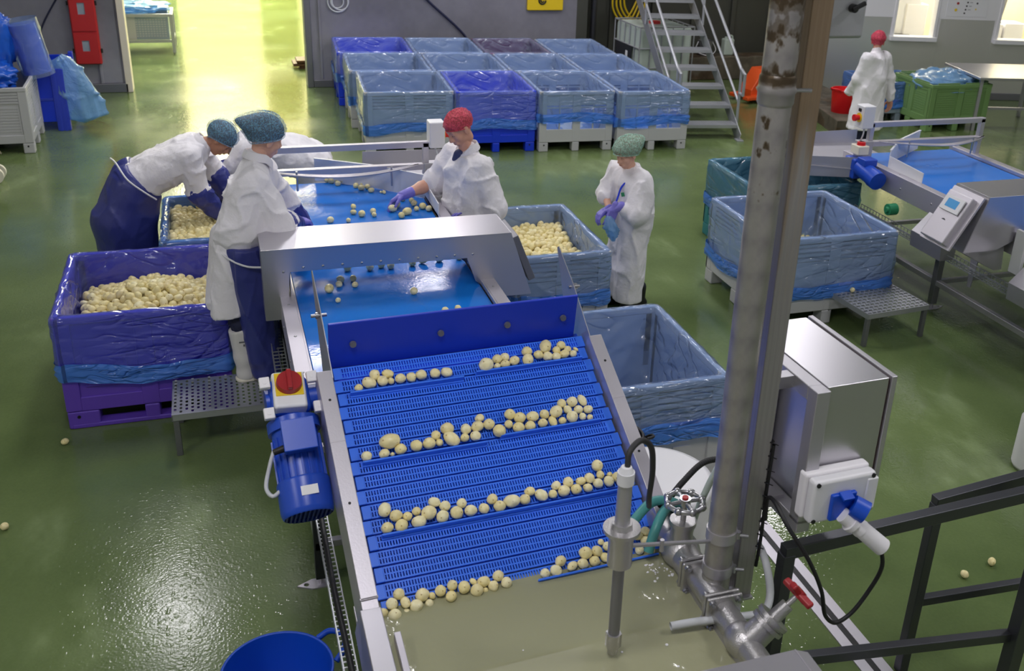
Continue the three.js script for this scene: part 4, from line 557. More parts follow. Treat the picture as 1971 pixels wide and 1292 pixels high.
function step(label, p, w, d, h, turn, dir) {
  const t = thing('step_stool', label, 'step', p, turn), holes = [];
  const nx = Math.round(w / (dir ? 0.036 : 0.05)), nz = Math.round(d / (dir ? 0.045 : 0.05));
  for (let j = 0; j < nz; j++) for (let i = 0; i < nx; i++) { const x = -w / 2 + (i + 0.5) * w / nx, z = -d / 2 + (j + 0.5 + (dir && i % 2 ? 0.25 : -0.1)) * d / nz; if (Math.abs(z) > d / 2 - 0.02) continue; holes.push(dir ? [[x - 0.009, z], [x - 0.006, z + 0.014], [x + 0.006, z + 0.014], [x + 0.009, z], [x + 0.006, z - 0.014], [x - 0.006, z - 0.014]] : [[x - 0.02, z - 0.008], [x - 0.016, z + 0.01], [x + 0.016, z + 0.01], [x + 0.02, z - 0.008]]); }
  obj('tread', [plate([[-w / 2, -d / 2], [w / 2, -d / 2], [w / 2, d / 2], [-w / 2, d / 2]], 0.003, [0, h - 0.003, 0], [-PI / 2, 0, 0], holes)], M.galv, t);
  const lips = []; for (let j = 0; j < nz; j++) for (let i = 0; i < nx; i += dir ? 3 : 1) lips.push(box(0.016, 0.006, 0.006, [-w / 2 + (i + 0.5) * w / nx, h + 0.002, -(-d / 2 + (j + 0.98) * d / nz)], [0, 0, 0], 0.002)); obj('grip_teeth', lips, M.galv, t);
  obj('edge_frame', [span(-w / 2 - 0.003, w / 2 + 0.003, h - 0.045, h, d / 2 - 0.004, d / 2, 0.002), span(-w / 2 - 0.003, w / 2 + 0.003, h - 0.045, h, -d / 2, -d / 2 + 0.004, 0.002), span(-w / 2 - 0.003, -w / 2 + 0.002, h - 0.045, h, -d / 2, d / 2), span(w / 2 - 0.002, w / 2 + 0.003, h - 0.045, h, -d / 2, d / 2)], M.galv, t);
  for (const x of [-1, 1]) for (const z of [-1, 1]) obj('leg', [span(x * (w / 2 - 0.02) - 0.018, x * (w / 2 - 0.02) + 0.018, 0, h - 0.005, z * (d / 2 - 0.025) - 0.018, z * (d / 2 - 0.025) + 0.018, 0.003)], M.dull, t);
}
step('perforated steel step under the worker in white boots', [-0.125, 0, -6.255], 0.63, 0.47, 0.305, 0, true);
step('grating step standing beside the bin in front of the second line', [5.2, 0, -6.63], 0.64, 0.55, 0.3, R(5), false);
tag(obj('canister', [lathe([[0, 0], [0.13, 0], [0.14, 0.03], [0.14, 0.36], [0.1, 0.42], [0.03, 0.44], [0.03, 0.48], [0, 0.48]], 36, [4.98, 0, -4.45])], M.whiteP), 'pale plastic canister cut off by the right edge, behind the railing', 'canister');
// ---------- the back of the hall ----------
{ // steel stair with handrails
  const t = thing('steel_stair', 'galvanised open steel stair with tube handrails rising behind the back bins', 'stairs', [6.66, 0, -12.93], R(-8.8)), N = 12, rise = 0.2, go = 0.38, w = 0.44;
  for (let i = 1; i <= N; i++) { const y = i * rise, z = -i * go + 0.3, g = [span(-w, w, y - 0.02, y, z - 0.13, z + 0.13, 0.003), span(-w, w, y - 0.045, y, z + 0.125, z + 0.132), span(-w, w, y - 0.045, y, z - 0.132, z - 0.125)]; for (let k = 0; k < 26; k++) g.push(box(0.006, 0.006, 0.24, [-w + 0.02 + k * 0.034, y + 0.002, z])); obj('tread', g, M.galv, t); }
  const L = N * rise + 0.3;
  for (const s of [-1, 1]) {
    obj('stringer', [bar([s * w, 0.02, 0.18], [s * w, L, 0.18 - L / rise * go], 0.012, 0.2), span(s * w - 0.05, s * w + 0.05, 0, 0.02, 0.1, 0.24, 0.003)], M.galv, t);
    const x = s * (w + 0.03), q = (y, dz) => [x, y, 0.18 - y / rise * go + dz];
    obj('handrail', [rod([x, 0.95, -0.1], [x, L + 1.0, -0.1 - (L + 0.05) / rise * go], 0.022), rod([x, 0.97, -0.12], [x, 0.92, 0.06], 0.022), rod([x, 0.93, 0.05], [x, 0.62, 0.05], 0.022), rod([x, 0.63, 0.05], [x, 0.63, -0.12], 0.022), ball(0.022, [x, 0.925, 0.05]), ball(0.022, [x, 0.63, 0.05])], M.galv, t);
    obj('middle_rail', [rod([x, 0.5, -0.1], [x, L + 0.55, -0.1 - (L + 0.05) / rise * go], 0.019)], M.galv, t);
    for (const k of [0, 5.4, 10.5]) obj('baluster', [rod([x, k * rise + (k ? 0.2 : 0.02), -0.08 - k * go], [x, k * rise + 0.97, -0.11 - k * go], 0.02)], M.galv, t);
  }
}
{ // caged liquid container
  const t = thing('liquid_container', 'white plastic liquid container in a wire cage behind the steel stair', 'container', [7.08, 0, -16.02], R(2)), w = 0.49, d = 0.52;
  obj('tank', [box(0.95, 0.98, 1.0, [0, 0.66, 0], [0, 0, 0], 0.06)], M.ibc, t);
  obj('pallet', [span(-w, w, 0.1, 0.14, -d, d), span(-w, -w + 0.1, 0, 0.1, -d, d), span(w - 0.1, w, 0, 0.1, -d, d), span(-0.06, 0.06, 0, 0.1, -d, d)], M.dark, t);
  for (let i = 0; i < 6; i++) { const x = -w + i * 2 * w / 5, z = -d + i * 2 * d / 5; for (const s of [-1, 1]) { obj('cage_bar', [rod([x, 0.14, s * d], [x, 1.17, s * d], 0.011, 0.011, 8)], M.galv, t); if (i > 0 && i < 5) obj('cage_bar', [rod([s * w, 0.14, z], [s * w, 1.17, z], 0.011, 0.011, 8)], M.galv, t); } }
  for (const y of [0.2, 0.5, 0.82, 1.16]) for (const [a, b] of [[[-w, d], [w, d]], [[w, d], [w, -d]], [[w, -d], [-w, -d]], [[-w, -d], [-w, d]]]) obj('cage_bar', [rod([a[0], y, a[1]], [b[0], y, b[1]], 0.012, 0.012, 8)], M.galv, t);
  obj('label_plate', [span(-w - 0.02, -w - 0.012, 0.45, 0.82, -0.42, 0.25, 0.002)], M.dark, t); obj('label_sticker', [span(-w - 0.024, -w - 0.02, 0.58, 0.72, 0.02, 0.1)], M.label, t);
  obj('lid', [cyl(0.1, 0.1, 0.05, [0, 1.16, 0])], M.redDull, t);
}
{ const h = []; for (let k = 0; k < 4; k++) h.push(tube([[7.0 + k * 0.05, 1.9, -17.5], [6.9 + k * 0.08, 1.2, -17.52], [7.1 + k * 0.1, 0.95, -17.5], [7.35 + k * 0.06, 1.3, -17.52], [7.5 + k * 0.03, 2, -17.5]], 0.018, 50, 8)); tag(obj('air_hose', h, M.yellow), 'coils of yellow hose hanging on the dark wall behind the stair', 'hose'); }
{
  const t = thing('steel_pipe', 'flecked dark steel upright at the corner of the back wall', 'post', [6.42, 0, -17.2]);
  obj('pipe', [cyl(0.055, 0.055, 6.4, [0, 3.2, 0])], M.dark, t); obj('foot', [box(0.18, 0.02, 0.18, [0, 0.01, 0])], M.dark, t);
}
{ // red cabinet with two small windows
  const t = thing('fire_cabinet', 'tall red wall cabinet with two small windows', 'cabinet', [-1.75, 0.45, -17.05]);
  obj('case', [span(-0.19, 0.17, 0, 1.3, 0, 0.13, 0.02)], M.redDull, t);
  const d1 = obj('door', [plate([[-0.17, 0.02], [0.15, 0.02], [0.15, 0.46], [-0.17, 0.46]], 0.02, [0, 0, 0.13], [0, 0, 0], [[[-0.07, 0.2], [0.03, 0.2], [0.03, 0.36], [-0.07, 0.36]]])], M.redDull, t), d2 = obj('door', [plate([[-0.17, 0.5], [0.15, 0.5], [0.15, 1.02], [-0.17, 1.02]], 0.02, [0, 0, 0.13], [0, 0, 0], [[[-0.07, 0.74], [0.03, 0.74], [0.03, 0.91], [-0.07, 0.91]]])], M.redDull, t);
  obj('window', [span(-0.075, 0.035, 0.195, 0.365, 0.131, 0.136)], M.greyBlue, d1); obj('window', [span(-0.075, 0.035, 0.735, 0.915, 0.131, 0.136)], M.greyBlue, d2);
  for (const y of [0.2, 0.9]) for (const s of [-0.2, 0.18]) obj('hinge', [cyl(0.018, 0.018, 0.06, [s, y, 0.1])], M.black, t);
  obj('top_notice', [span(-0.1, 0.06, 1.08, 1.16, 0.13, 0.134)], M.concrete, t);
}
{
  const t = thing('wall_notice', 'yellow box with black ring emblem on the back wall', 'sign', [5.46, 1.22, -17.05]);
  obj('box', [span(-0.32, 0.32, 0, 0.5, 0, 0.06, 0.02)], M.yellow, t);
  obj('emblem', [new THREE.TorusGeometry(0.06, 0.014, 8, 30, 5.2), new THREE.TorusGeometry(0.028, 0.012, 8, 24, 5)].map((g) => tr(g, [-0.06, 0.17, 0.062], [0, 0, 1.1])), M.black, t);
}
tag(obj('wall_cable', [tube([[3.2, 1.62, -17.03], [3.45, 1.37, -17.03], [4.05, 0.82, -17.03], [4.25, 0.5, -17.03]], 0.018, 30, 8)], M.navy), 'dark cable running slantwise down the back wall behind the bins', 'cable');
tag(obj('wall_cable', [tube([[-2.02, 1.5, -17.03], [-2.12, 1.36, -17.03], [-2.33, 1.02, -17.03], [-2.5, 0.6, -17.03]], 0.012, 30, 8)], M.navy), 'blue cord slanting down the partition left of the red cabinet', 'cable');
{ const c = []; for (const [r, x] of [[0.16, 1.98], [0.13, 2.02], [0.1, 1.97]]) c.push(tr(new THREE.TorusGeometry(r, 0.01, 8, 36), [x, 1.36, -17.03])); tag(obj('hose_coil', c, M.greyHose), 'coil of grey hose hung on the wall beside the doorway', 'hose'); }
{ // frame table with a crate, in the bright back room
  const t = thing('frame_table', 'pale metal frame table seen through the doorway', 'table', [-1.36, 0, -20.6]);
  for (const [x, z] of [[-0.72, 0.42], [0.72, 0.42], [-0.72, -0.42], [0.72, -0.42]]) obj('leg', [span(x - 0.03, x + 0.03, 0.03, 0.72, z - 0.03, z + 0.03, 0.004), cyl(0.03, 0.02, 0.05, [x, 0.02, z])], M.galv, t);
  for (const z of [-0.42, 0.42]) obj('rail', [bar([-0.72, 0.24, z], [0.72, 0.24, z], 0.04, 0.05), bar([-0.72, 0.7, z], [0.72, 0.7, z], 0.05, 0.05)], M.galv, t);
  for (const x of [-0.72, 0.72]) obj('rail', [bar([x, 0.24, -0.42], [x, 0.24, 0.42], 0.04, 0.05), bar([x, 0.7, -0.42], [x, 0.7, 0.42], 0.05, 0.05)], M.galv, t);
  const c = thing('plastic_crate', 'grey slotted crate on the frame table in the back room', 'crate', [-1.36, 0.26, -20.6]), g = [];
  obj('panel', [span(-0.66, 0.66, 0, 0.42, 0.33, 0.345), span(-0.66, 0.66, 0, 0.42, -0.345, -0.33), span(-0.66, -0.645, 0, 0.42, -0.34, 0.34), span(0.645, 0.66, 0, 0.42, -0.34, 0.34)], M.greyBlue, c);
  for (let k = 0; k < 8; k++) for (let i = 0; i < 26; i++) if (Math.abs(i - 12.5) > 2) g.push(box(0.03, 0.018, 0.01, [-0.6 + i * 0.048, 0.06 + k * 0.042, 0.348])); tag(obj('slot_ribs', g, M.grey, c), null, null, null, 'stuff');
  obj('post', [span(-0.1, 0.1, 0, 0.42, 0.345, 0.36, 0.004)], M.grey, c);
}
bag('plastic_film', 'blue film lying over the crate in the back room', 'film', [-1.36, 0.79, -20.6], [0.7, 0.11, 0.4], M.bagPale, 31, 0.2);
tag(obj('pallet_fork', [span(1.34, 1.62, 0.05, 0.1, -18.95, -18.55, 0.01), span(1.4, 1.6, 0.12, 0.16, -18.9, -18.5, 0.01), span(1.45, 1.55, 0, 0.05, -18.8, -18.6)], std(0x5a3a22, 0.6)), 'brown fork tips of a pallet truck showing past the doorway edge', 'truck');
// right rear: plinth, containers, pallet truck, table
tag(obj('concrete_plinth', [(() => { const g = plate([[8.7, 12.72], [9.05, 12.68], [9.9, 13.3], [9.9, 15.3], [9.3, 15.3]].map(([a, b]) => [a, b]), 0.22, [0, 0, 0], [-PI / 2, 0, 0], [], 0.006); return g; })()], M.concrete), 'low stained concrete plinth under the red tub', 'plinth');
tag(obj('low_wall', [span(7.85, 10.4, 0, 0.42, -17.2, -16.8, 0.02)], M.concrete), 'low concrete ledge along the wall behind the stair', 'ledge');
{ const t = thing('bucket', 'grey bucket with wire handle on the ledge behind the stair', 'bucket', [8.55, 0.42, -17.0]); obj('body', [lathe([[0, 0], [0.11, 0], [0.14, 0.27], [0.13, 0.27], [0.1, 0.015], [0, 0.015]], 28)], M.dull, t); obj('handle', [tube([[-0.14, 0.25, 0], [-0.2, 0.1, 0.05], [0, 0.02, 0.16], [0.2, 0.1, 0.05], [0.14, 0.25, 0]], 0.008, 30, 6)], M.white, t); }
{ const t = thing('canister', 'pale plastic canister on the ledge beside the bucket', 'canister', [9.0, 0.42, -16.98]); obj('body', [box(0.2, 0.3, 0.16, [0, 0.15, 0], [0, 0, 0], 0.03), rod([-0.04, 0.3, 0], [-0.04, 0.33, 0], 0.03)], M.ibc, t); obj('handle', [tube([[0.0, 0.3, 0], [0.02, 0.35, 0], [0.08, 0.34, 0], [0.09, 0.28, 0]], 0.014, 20, 8)], M.ibc, t); }
{
  const t = thing('pallet_truck', 'orange hand pallet truck parked by the ledge, half behind the riser pipe', 'truck', [8.55, 0, -15.2], R(12));
  obj('body', [plate([[-0.12, 0.06], [0.3, 0.06], [0.3, 0.52], [0.1, 0.52], [-0.12, 0.2]], 0.3, [0, 0, -0.1], [0, 0, 0], [], 0.01)], M.orange, t);
  for (const z of [-0.16, 0.2]) obj('fork', [span(-0.3, 0.9, 0.06, 0.12, z, z + 0.14, 0.015)], M.orange, t);
  obj('wheel', [rod([-0.05, 0.06, -0.02], [-0.05, 0.06, 0.12], 0.06)], M.black, t); obj('draw_bar', [rod([0.2, 0.4, 0.05], [0.35, 1.2, 0.0], 0.022), rod([0.35, 1.2, -0.12], [0.35, 1.2, 0.12], 0.018)], M.black, t);
}
{
  const t = thing('steel_table', 'bare stainless steel table against the steel wall at the right edge', 'table', [11.75, 0, -13.05], R(-13));
  obj('table_top', [span(-0.6, 0.9, 0.8, 0.84, -0.62, 0.62, 0.006)], M.steel, t);
  for (const [x, z] of [[-0.52, 0.52], [0.8, 0.52], [-0.52, -0.52], [0.8, -0.52]]) obj('leg', [span(x - 0.025, x + 0.025, 0, 0.8, z - 0.025, z + 0.025, 0.003)], M.satin, t);
  obj('stretcher', [bar([-0.52, 0.24, -0.52], [-0.52, 0.24, 0.52], 0.04, 0.04), bar([-0.52, 0.24, 0], [0.8, 0.24, 0], 0.04, 0.04)], M.satin, t);
}
{ // trolley just inside the left edge
  const t = thing('trolley', 'black trolley frame with pale castors at the left edge', 'trolley', [-2.55, 0, -12.6]);
  obj('frame', [bar([0.0, 0.1, 0.3], [0.16, 0.34, 0.1], 0.05, 0.07), bar([0.0, 0.66, 0.1], [0.2, 0.3, 0.12], 0.05, 0.05), span(-0.6, 0.14, 0.16, 0.24, -0.2, 0.25, 0.01), rod([0.05, 0.2, 0.1], [0.02, 0.72, 0.1], 0.03)], M.black, t);
  for (const z of [0.04, 0.2]) { const w = obj('castor', [rod([0.14, 0.09, z], [0.14, 0.09, z + 0.045], 0.088, 0.088, 28)].map((g) => g), M.cream, t); obj('hub', [rod([0.14, 0.09, z - 0.004], [0.14, 0.09, z + 0.05], 0.04, 0.04, 20)], M.dark, w); }
}
// machines seen through the side windows
{ const a = R(-15), f = (u, y, v) => [9.75 + u * Math.cos(a) + v * Math.sin(a), y, -15.45 - u * Math.sin(a) + v * Math.cos(a)];
  const m = thing('machine', 'white machine with a dark base behind the left lit window', 'machine', f(1.95, 0, -1.1), a); obj('cabinet', [span(-0.3, 0.3, 0.95, 1.9, -0.3, 0.2, 0.02)], M.white, m); obj('cabinet', [span(0.02, 0.42, 0.95, 1.5, -0.2, 0.25, 0.02)], M.whiteP, m); obj('base', [span(-0.3, 0.15, 0.8, 0.97, -0.2, 0.3, 0.02)], M.black, m); obj('stand', [span(-0.3, 0.4, 0, 0.8, -0.3, 0.2)], M.dull, m);
  const s = thing('storage_rack', 'green rack and cream box left behind the window', 'rack', f(1.5, 0, -1.2), a); obj('green_panel', [span(-0.12, 0.1, 1.15, 1.6, -0.2, 0.1, 0.02)], M.green, s); obj('cream_box', [span(-0.15, 0.2, 0.5, 1.12, -0.2, 0.15, 0.02)], M.cream, s); obj('rack_frame', [span(-0.18, -0.14, 0, 1.7, -0.2, -0.16), span(0.2, 0.24, 0, 1.7, -0.2, -0.16)], M.dull, s);
  const q = thing('machine', 'grey boxes and steel frame behind the right lit window', 'machine', f(3.75, 0, -1.1), a); obj('box', [span(-0.25, 0.1, 0.9, 1.2, -0.2, 0.2, 0.02)], M.whiteP, q); obj('box', [span(0.14, 0.5, 0.9, 1.22, -0.2, 0.2, 0.02)], M.whiteP, q); obj('frame', [bar([-0.05, 1.2, 0], [-0.05, 1.9, 0], 0.04, 0.04), bar([0.1, 1.2, 0], [0.2, 1.9, 0], 0.03, 0.03), span(-0.3, 0.6, 0, 0.9, -0.2, 0.2)], M.dull, q);
}
// ---------- potatoes ----------
const POT = [];
for (let k = 0; k < 5; k++) {
  let g = mergeVertices((() => { const q = new THREE.IcosahedronGeometry(1, 5); q.deleteAttribute('uv'); q.deleteAttribute('normal'); return q; })()), p = g.attributes.position, e = [[1, 0.94, 0.97], [1.14, 0.9, 0.93], [1.28, 0.88, 0.9], [1.05, 0.98, 0.93], [1.5, 0.9, 0.92]][k], uv = [];
  for (let i = 0; i < p.count; i++) { const x = p.getX(i), y = p.getY(i), z = p.getZ(i), q = 1 + 0.07 * noise3(x * 1.4 + k * 9, y * 1.4, z * 1.4) + 0.02 * noise3(x * 4, y * 4 + k, z * 4) - 0.06 * Math.exp(-((x - 0.6) ** 2 + (y - 0.5) ** 2 + (z - 0.62) ** 2) * 22) - 0.05 * Math.exp(-((x + 0.7) ** 2 + (y - 0.6) ** 2 + (z + 0.3) ** 2) * 25); p.setXYZ(i, x * q * e[0], y * q * e[1], z * q * e[2]); uv.push(Math.atan2(z, x) / PI, y * 0.5); }
  g.setAttribute('uv', new THREE.Float32BufferAttribute(uv, 2)); g.computeVertexNormals(); g.userData.ready = true; POT.push(g);
}
const prand = rng(404);
const ORD = (n) => { const a = ['', 'first', 'second', 'third', 'fourth', 'fifth', 'sixth', 'seventh', 'eighth', 'ninth', 'tenth', 'eleventh', 'twelfth', 'thirteenth', 'fourteenth', 'fifteenth', 'sixteenth', 'seventeenth', 'eighteenth', 'nineteenth']; return n < 20 ? a[n] : n % 10 ? ['twenty', 'thirty', 'forty'][(n / 10 | 0) - 2] + '-' + a[n % 10] : ['twentieth', 'thirtieth', 'fortieth'][n / 10 - 2]; };
function potato(p, r, label, group) {
  const k = prand() < 0.42 ? 0 : prand() < 0.5 ? 3 : prand() < 0.75 ? 1 : prand() < 0.7 ? 2 : 4, m = obj('potato', POT[r > 0.03 && prand() < 0.6 ? 2 : k], M.potato[(prand() * 4) | 0]);
  m.position.copy(p); m.scale.setScalar(r * (k === 4 ? 0.86 : k === 2 ? 0.92 : 1)); m.rotation.set(prand() * 0.9 - 0.45, prand() * 2 * PI, prand() * 0.7 - 0.35);
  return tag(m, label, 'potato', group);
}
const spread = (list, flat) => { for (let it = 0; it < 6; it++) for (let i = 0; i < list.length; i++) for (let j = 0; j < i; j++) { const a = list[i], b = list[j], dx = a[0] - b[0], dy = a[1] - b[1], d = Math.hypot(dx, dy) || 1e-4, want = (a[2] + b[2]) * 0.93; if (d < want) { const s = (want - d) / 2 / d * 0.5; a[0] += dx * s; a[1] += dy * s; b[0] -= dx * s; b[1] -= dy * s; } } return list; };
const SPOTS = [
  ['first flight, left half', '97,64,19 145,49,28 180,15,25 203,43,25 235,14,24 242,49,16 286,47,23 335,48,23 381,43,24 444,45,24 497,49,25'],
  ['first flight, right half', '685,43,34 747,18,23 786,10,21 740,47,16 779,46,22 826,37,24 898,-2,24 890,41,28 950,22,22 993,-8,32 993,33,24 1031,42,22 1046,11,20 1073,-10,22 1075,37,22 1101,9,18 1121,40,18 1144,14,11'],
  ['second flight, left half', '67,403,23 177,358,36 142,404,21 177,408,10 211,394,25 281,393,26 338,391,26 376,358,22 384,392,17 431,339,28 438,388,31 512,351,24 498,390,20 565,348,26 546,392,24 587,306,19 619,346,26'],
  ['second flight, right half', '655,389,30 725,314,26 708,359,20 766,339,26 747,386,25 801,386,23 825,343,25 883,340,23 863,382,22 911,382,23 939,339,31 981,300,22 958,385,18 997,332,20 1030,299,25 1006,377,28 1049,341,20 1080,300,24 1058,379,17 1094,349,21 1092,389,15'],
  ['third flight', '91,659,27 87,738,25 132,693,25 145,741,27 177,703,20 218,688,19 217,738,27 264,709,30 298,664,23 337,690,23 317,735,26 377,731,28 409,691,22 438,732,25 495,733,23 541,700,23 561,736,26 617,726,31 676,728,25 709,695,21 753,723,26 805,726,20 832,692,20 887,687,24 855,721,25 913,726,24 946,691,20 967,728,20 988,687,24 1019,717,22 1043,678,19 1041,636,27 1069,717,24 1089,681,11 1114,705,24'],
  ['waterline, left half', '2,1075,19 42,1051,24 44,1093,26 77,1018,23 93,1056,23 93,1083,13 134,1074,26 161,1043,27 201,1048,14 184,1076,17 237,1038,23 272,1070,26 287,1026,22 331,1045,25 374,1028,15 377,1069,26 413,1039,23 413,1072,12 447,1065,22 477,1029,23 502,1063,23'],
  ['waterline, right half', '668,1060,21 715,1059,25 745,1025,26 789,1056,23 837,1054,22 859,1015,28 912,1016,24 889,1055,23 945,977,14 940,1049,21 965,1004,21 1098,1048,20 1144,1058,22 1115,991,20 1151,975,22 1133,1014,22 1176,1007,12'],
  ['open', '578,-6132,33 667,-6286,25 649,-6207,23 750,-6288,23 748,-6184,21 612,-5963,18 1096,-5983,26 1227,-5648,23 1311,-5662,22 1292,-5615,17 1332,-5575,23 1258,-5563,21 1219,-5492,23 1261,-5475,21 1228,-5444,23 1327,-5477,26 1422,-5456,29 1506,-5472,25 1163,-5444,19 738,-6478,28 885,-6456,27 968,-6484,26 1028,-6456,26 1179,-6476,26 1260,-6498,28 1374,-6510,29 1516,-6516,22'],
  ['far', '741,-7479,26 874,-7458,19 953,-7769,22 935,-7636,22 991,-7571,28 1086,-7620,25 1083,-7548,20 1284,-7477,26 1244,-7641,33 1294,-7744,30 1366,-7887,20 1339,-7541,33 1429,-7831,23 1434,-7754,25 1430,-7624,21 1486,-7659,29 1523,-7600,26 1229,-8130,12 1252,-8110,16'],
  ['guard', '834,-8509,20 863,-8488,27 914,-8478,27 910,-8404,23 960,-8454,27 997,-8448,21 1029,-8426,27 1049,-8317,23 1076,-8398,20 1084,-8244,26 1109,-8349,25 1139,-8262,24 1154,-8167,23'],
];
for (const [where, text] of SPOTS) {
  const list = spread(text.split(' ').map((q) => q.split(',').map((v) => v / 1000)));
  const belt = { open: ['on the level belt before the hood', 'potatoes on the level belt before the hood'], far: ['on the belt between the sorting workers', 'potatoes on the belt beyond the hood'], guard: ['against the white deflector', 'potatoes along the white deflector'] }[where];
  list.sort((p, q) => p[0] - q[0]).forEach(([a, b, r], i) => {
    const n = ORD(i + 1) + ' peeled potato from the left ';
    if (belt) potato(V(a, 1.0 + r * 0.9, b), r, n + belt[0], belt[1]);
    else potato(elevAt(a, r * 0.93, b), r, n + (where.startsWith('water') ? 'at the ' + where : 'on the ' + where) + ' of the inclined belt', 'potatoes at the ' + where);
  });
}
for (const [x, z, l] of [[3.749, -3.61, 'potato on the green floor behind the dark railing'], [3.98, -3.66, 'potato on the floor half hidden by the thick railing post'], [-1.346, -5.475, 'potato on the floor at the left edge'], [-1.122, -6.352, 'flattened potato piece on the floor before the purple bin'], [5.04, -6.78, 'small potato on the corner of the grating step']])
  potato(V(x, l.includes('step') ? 0.322 : 0.024, z), 0.023, l);
{ // heaps in the bins: the top ones singly, the rest as one
  const heaps = [
    { n: 'in the purple bin', g: 'potatoes heaped in the purple bin', x0: -1.0, x1: -0.18, z0: -7.58, z1: -6.68, f: (x, z) => 0.56 + 0.12 * Math.exp(-(((x + 0.57) / 0.3) ** 2 + ((z + 7.3) / 0.3) ** 2)) - 0.05 * sstep(-7.2, -6.7, z), own: 52 },
    { n: 'under the bending workers', g: 'potatoes in the bin under the bending workers', x0: -0.42, x1: 0.2, z0: -8.92, z1: -7.92, f: (x, z) => 0.71 + 0.02 * noise3(x * 4, z * 4, 1), own: 0 },
    { n: 'in the grey bin right of the hood', g: 'potatoes in the grey bin right of the hood', x0: 2.12, x1: 2.76, z0: -8.04, z1: -6.98, f: (x, z) => 0.63 + 0.02 * noise3(x * 4, z * 4, 2) - 0.05 * sstep(-7.4, -6.98, z), own: 44 },
    { n: 'in the bin behind the post', g: 'few potatoes in the bin behind the post', x0: 4.95, x1: 5.3, z0: -8.0, z1: -7.62, f: (x, z) => 0.34 + 0.06 * Math.exp(-(((x - 5.12) / 0.15) ** 2)), own: 0 },
  ], rest = [];
  for (const h of heaps) {
    const s = 0.056, top = []; let row = 0;
    for (let L = 0; L < 4; L++) for (let z = h.z0; z < h.z1; z += s * 0.88) { row++; for (let x = h.x0 + (row % 2) * s / 2; x < h.x1; x += s) { const jx = x + (prand() - 0.5) * 0.026, jz = z + (prand() - 0.5) * 0.026, r = 0.027 + prand() * 0.008, y = h.f(jx, jz) + (prand() - 0.5) * 0.03 - L * 0.045; (L ? rest : top).push([jx, y, jz, r]); } }
    const seen = top.filter((q) => h.x0 < -0.9 ? q[2] < -6.95 && q[2] > -7.42 : q[2] < -7.15 && q[2] > -7.95).map((q) => [prand(), q]).sort((a, b) => a[0] - b[0]).slice(0, h.own).map((q) => q[1]), set = new Set(seen);
    for (const q of top) if (set.has(q)) potato(V(q[0], q[1] + 0.004, q[2]), q[3], 'peeled potato on top of the heap ' + h.n, h.g); else rest.push(q);
  }
  const im = new THREE.InstancedMesh(POT[3], M.potato[2], rest.length), d = new THREE.Object3D(), c = new THREE.Color();
  rest.forEach((q, i) => { d.position.set(q[0], q[1], q[2]); d.scale.set(q[3] * (1 + prand() * 0.3), q[3], q[3]); d.rotation.set(prand() * 6, prand() * 6, prand() * 6); d.updateMatrix(); im.setMatrixAt(i, d.matrix); const t = 0.92 + prand() * 0.12; im.setColorAt(i, c.setRGB(t, t * (0.97 + prand() * 0.03), t * (0.9 + prand() * 0.1))); });
  im.name = 'potato_heap'; im.castShadow = im.receiveShadow = true; scene.add(im);
  tag(im, 'heaped peeled potatoes filling the lined bins', 'potatoes', null, 'stuff');
}
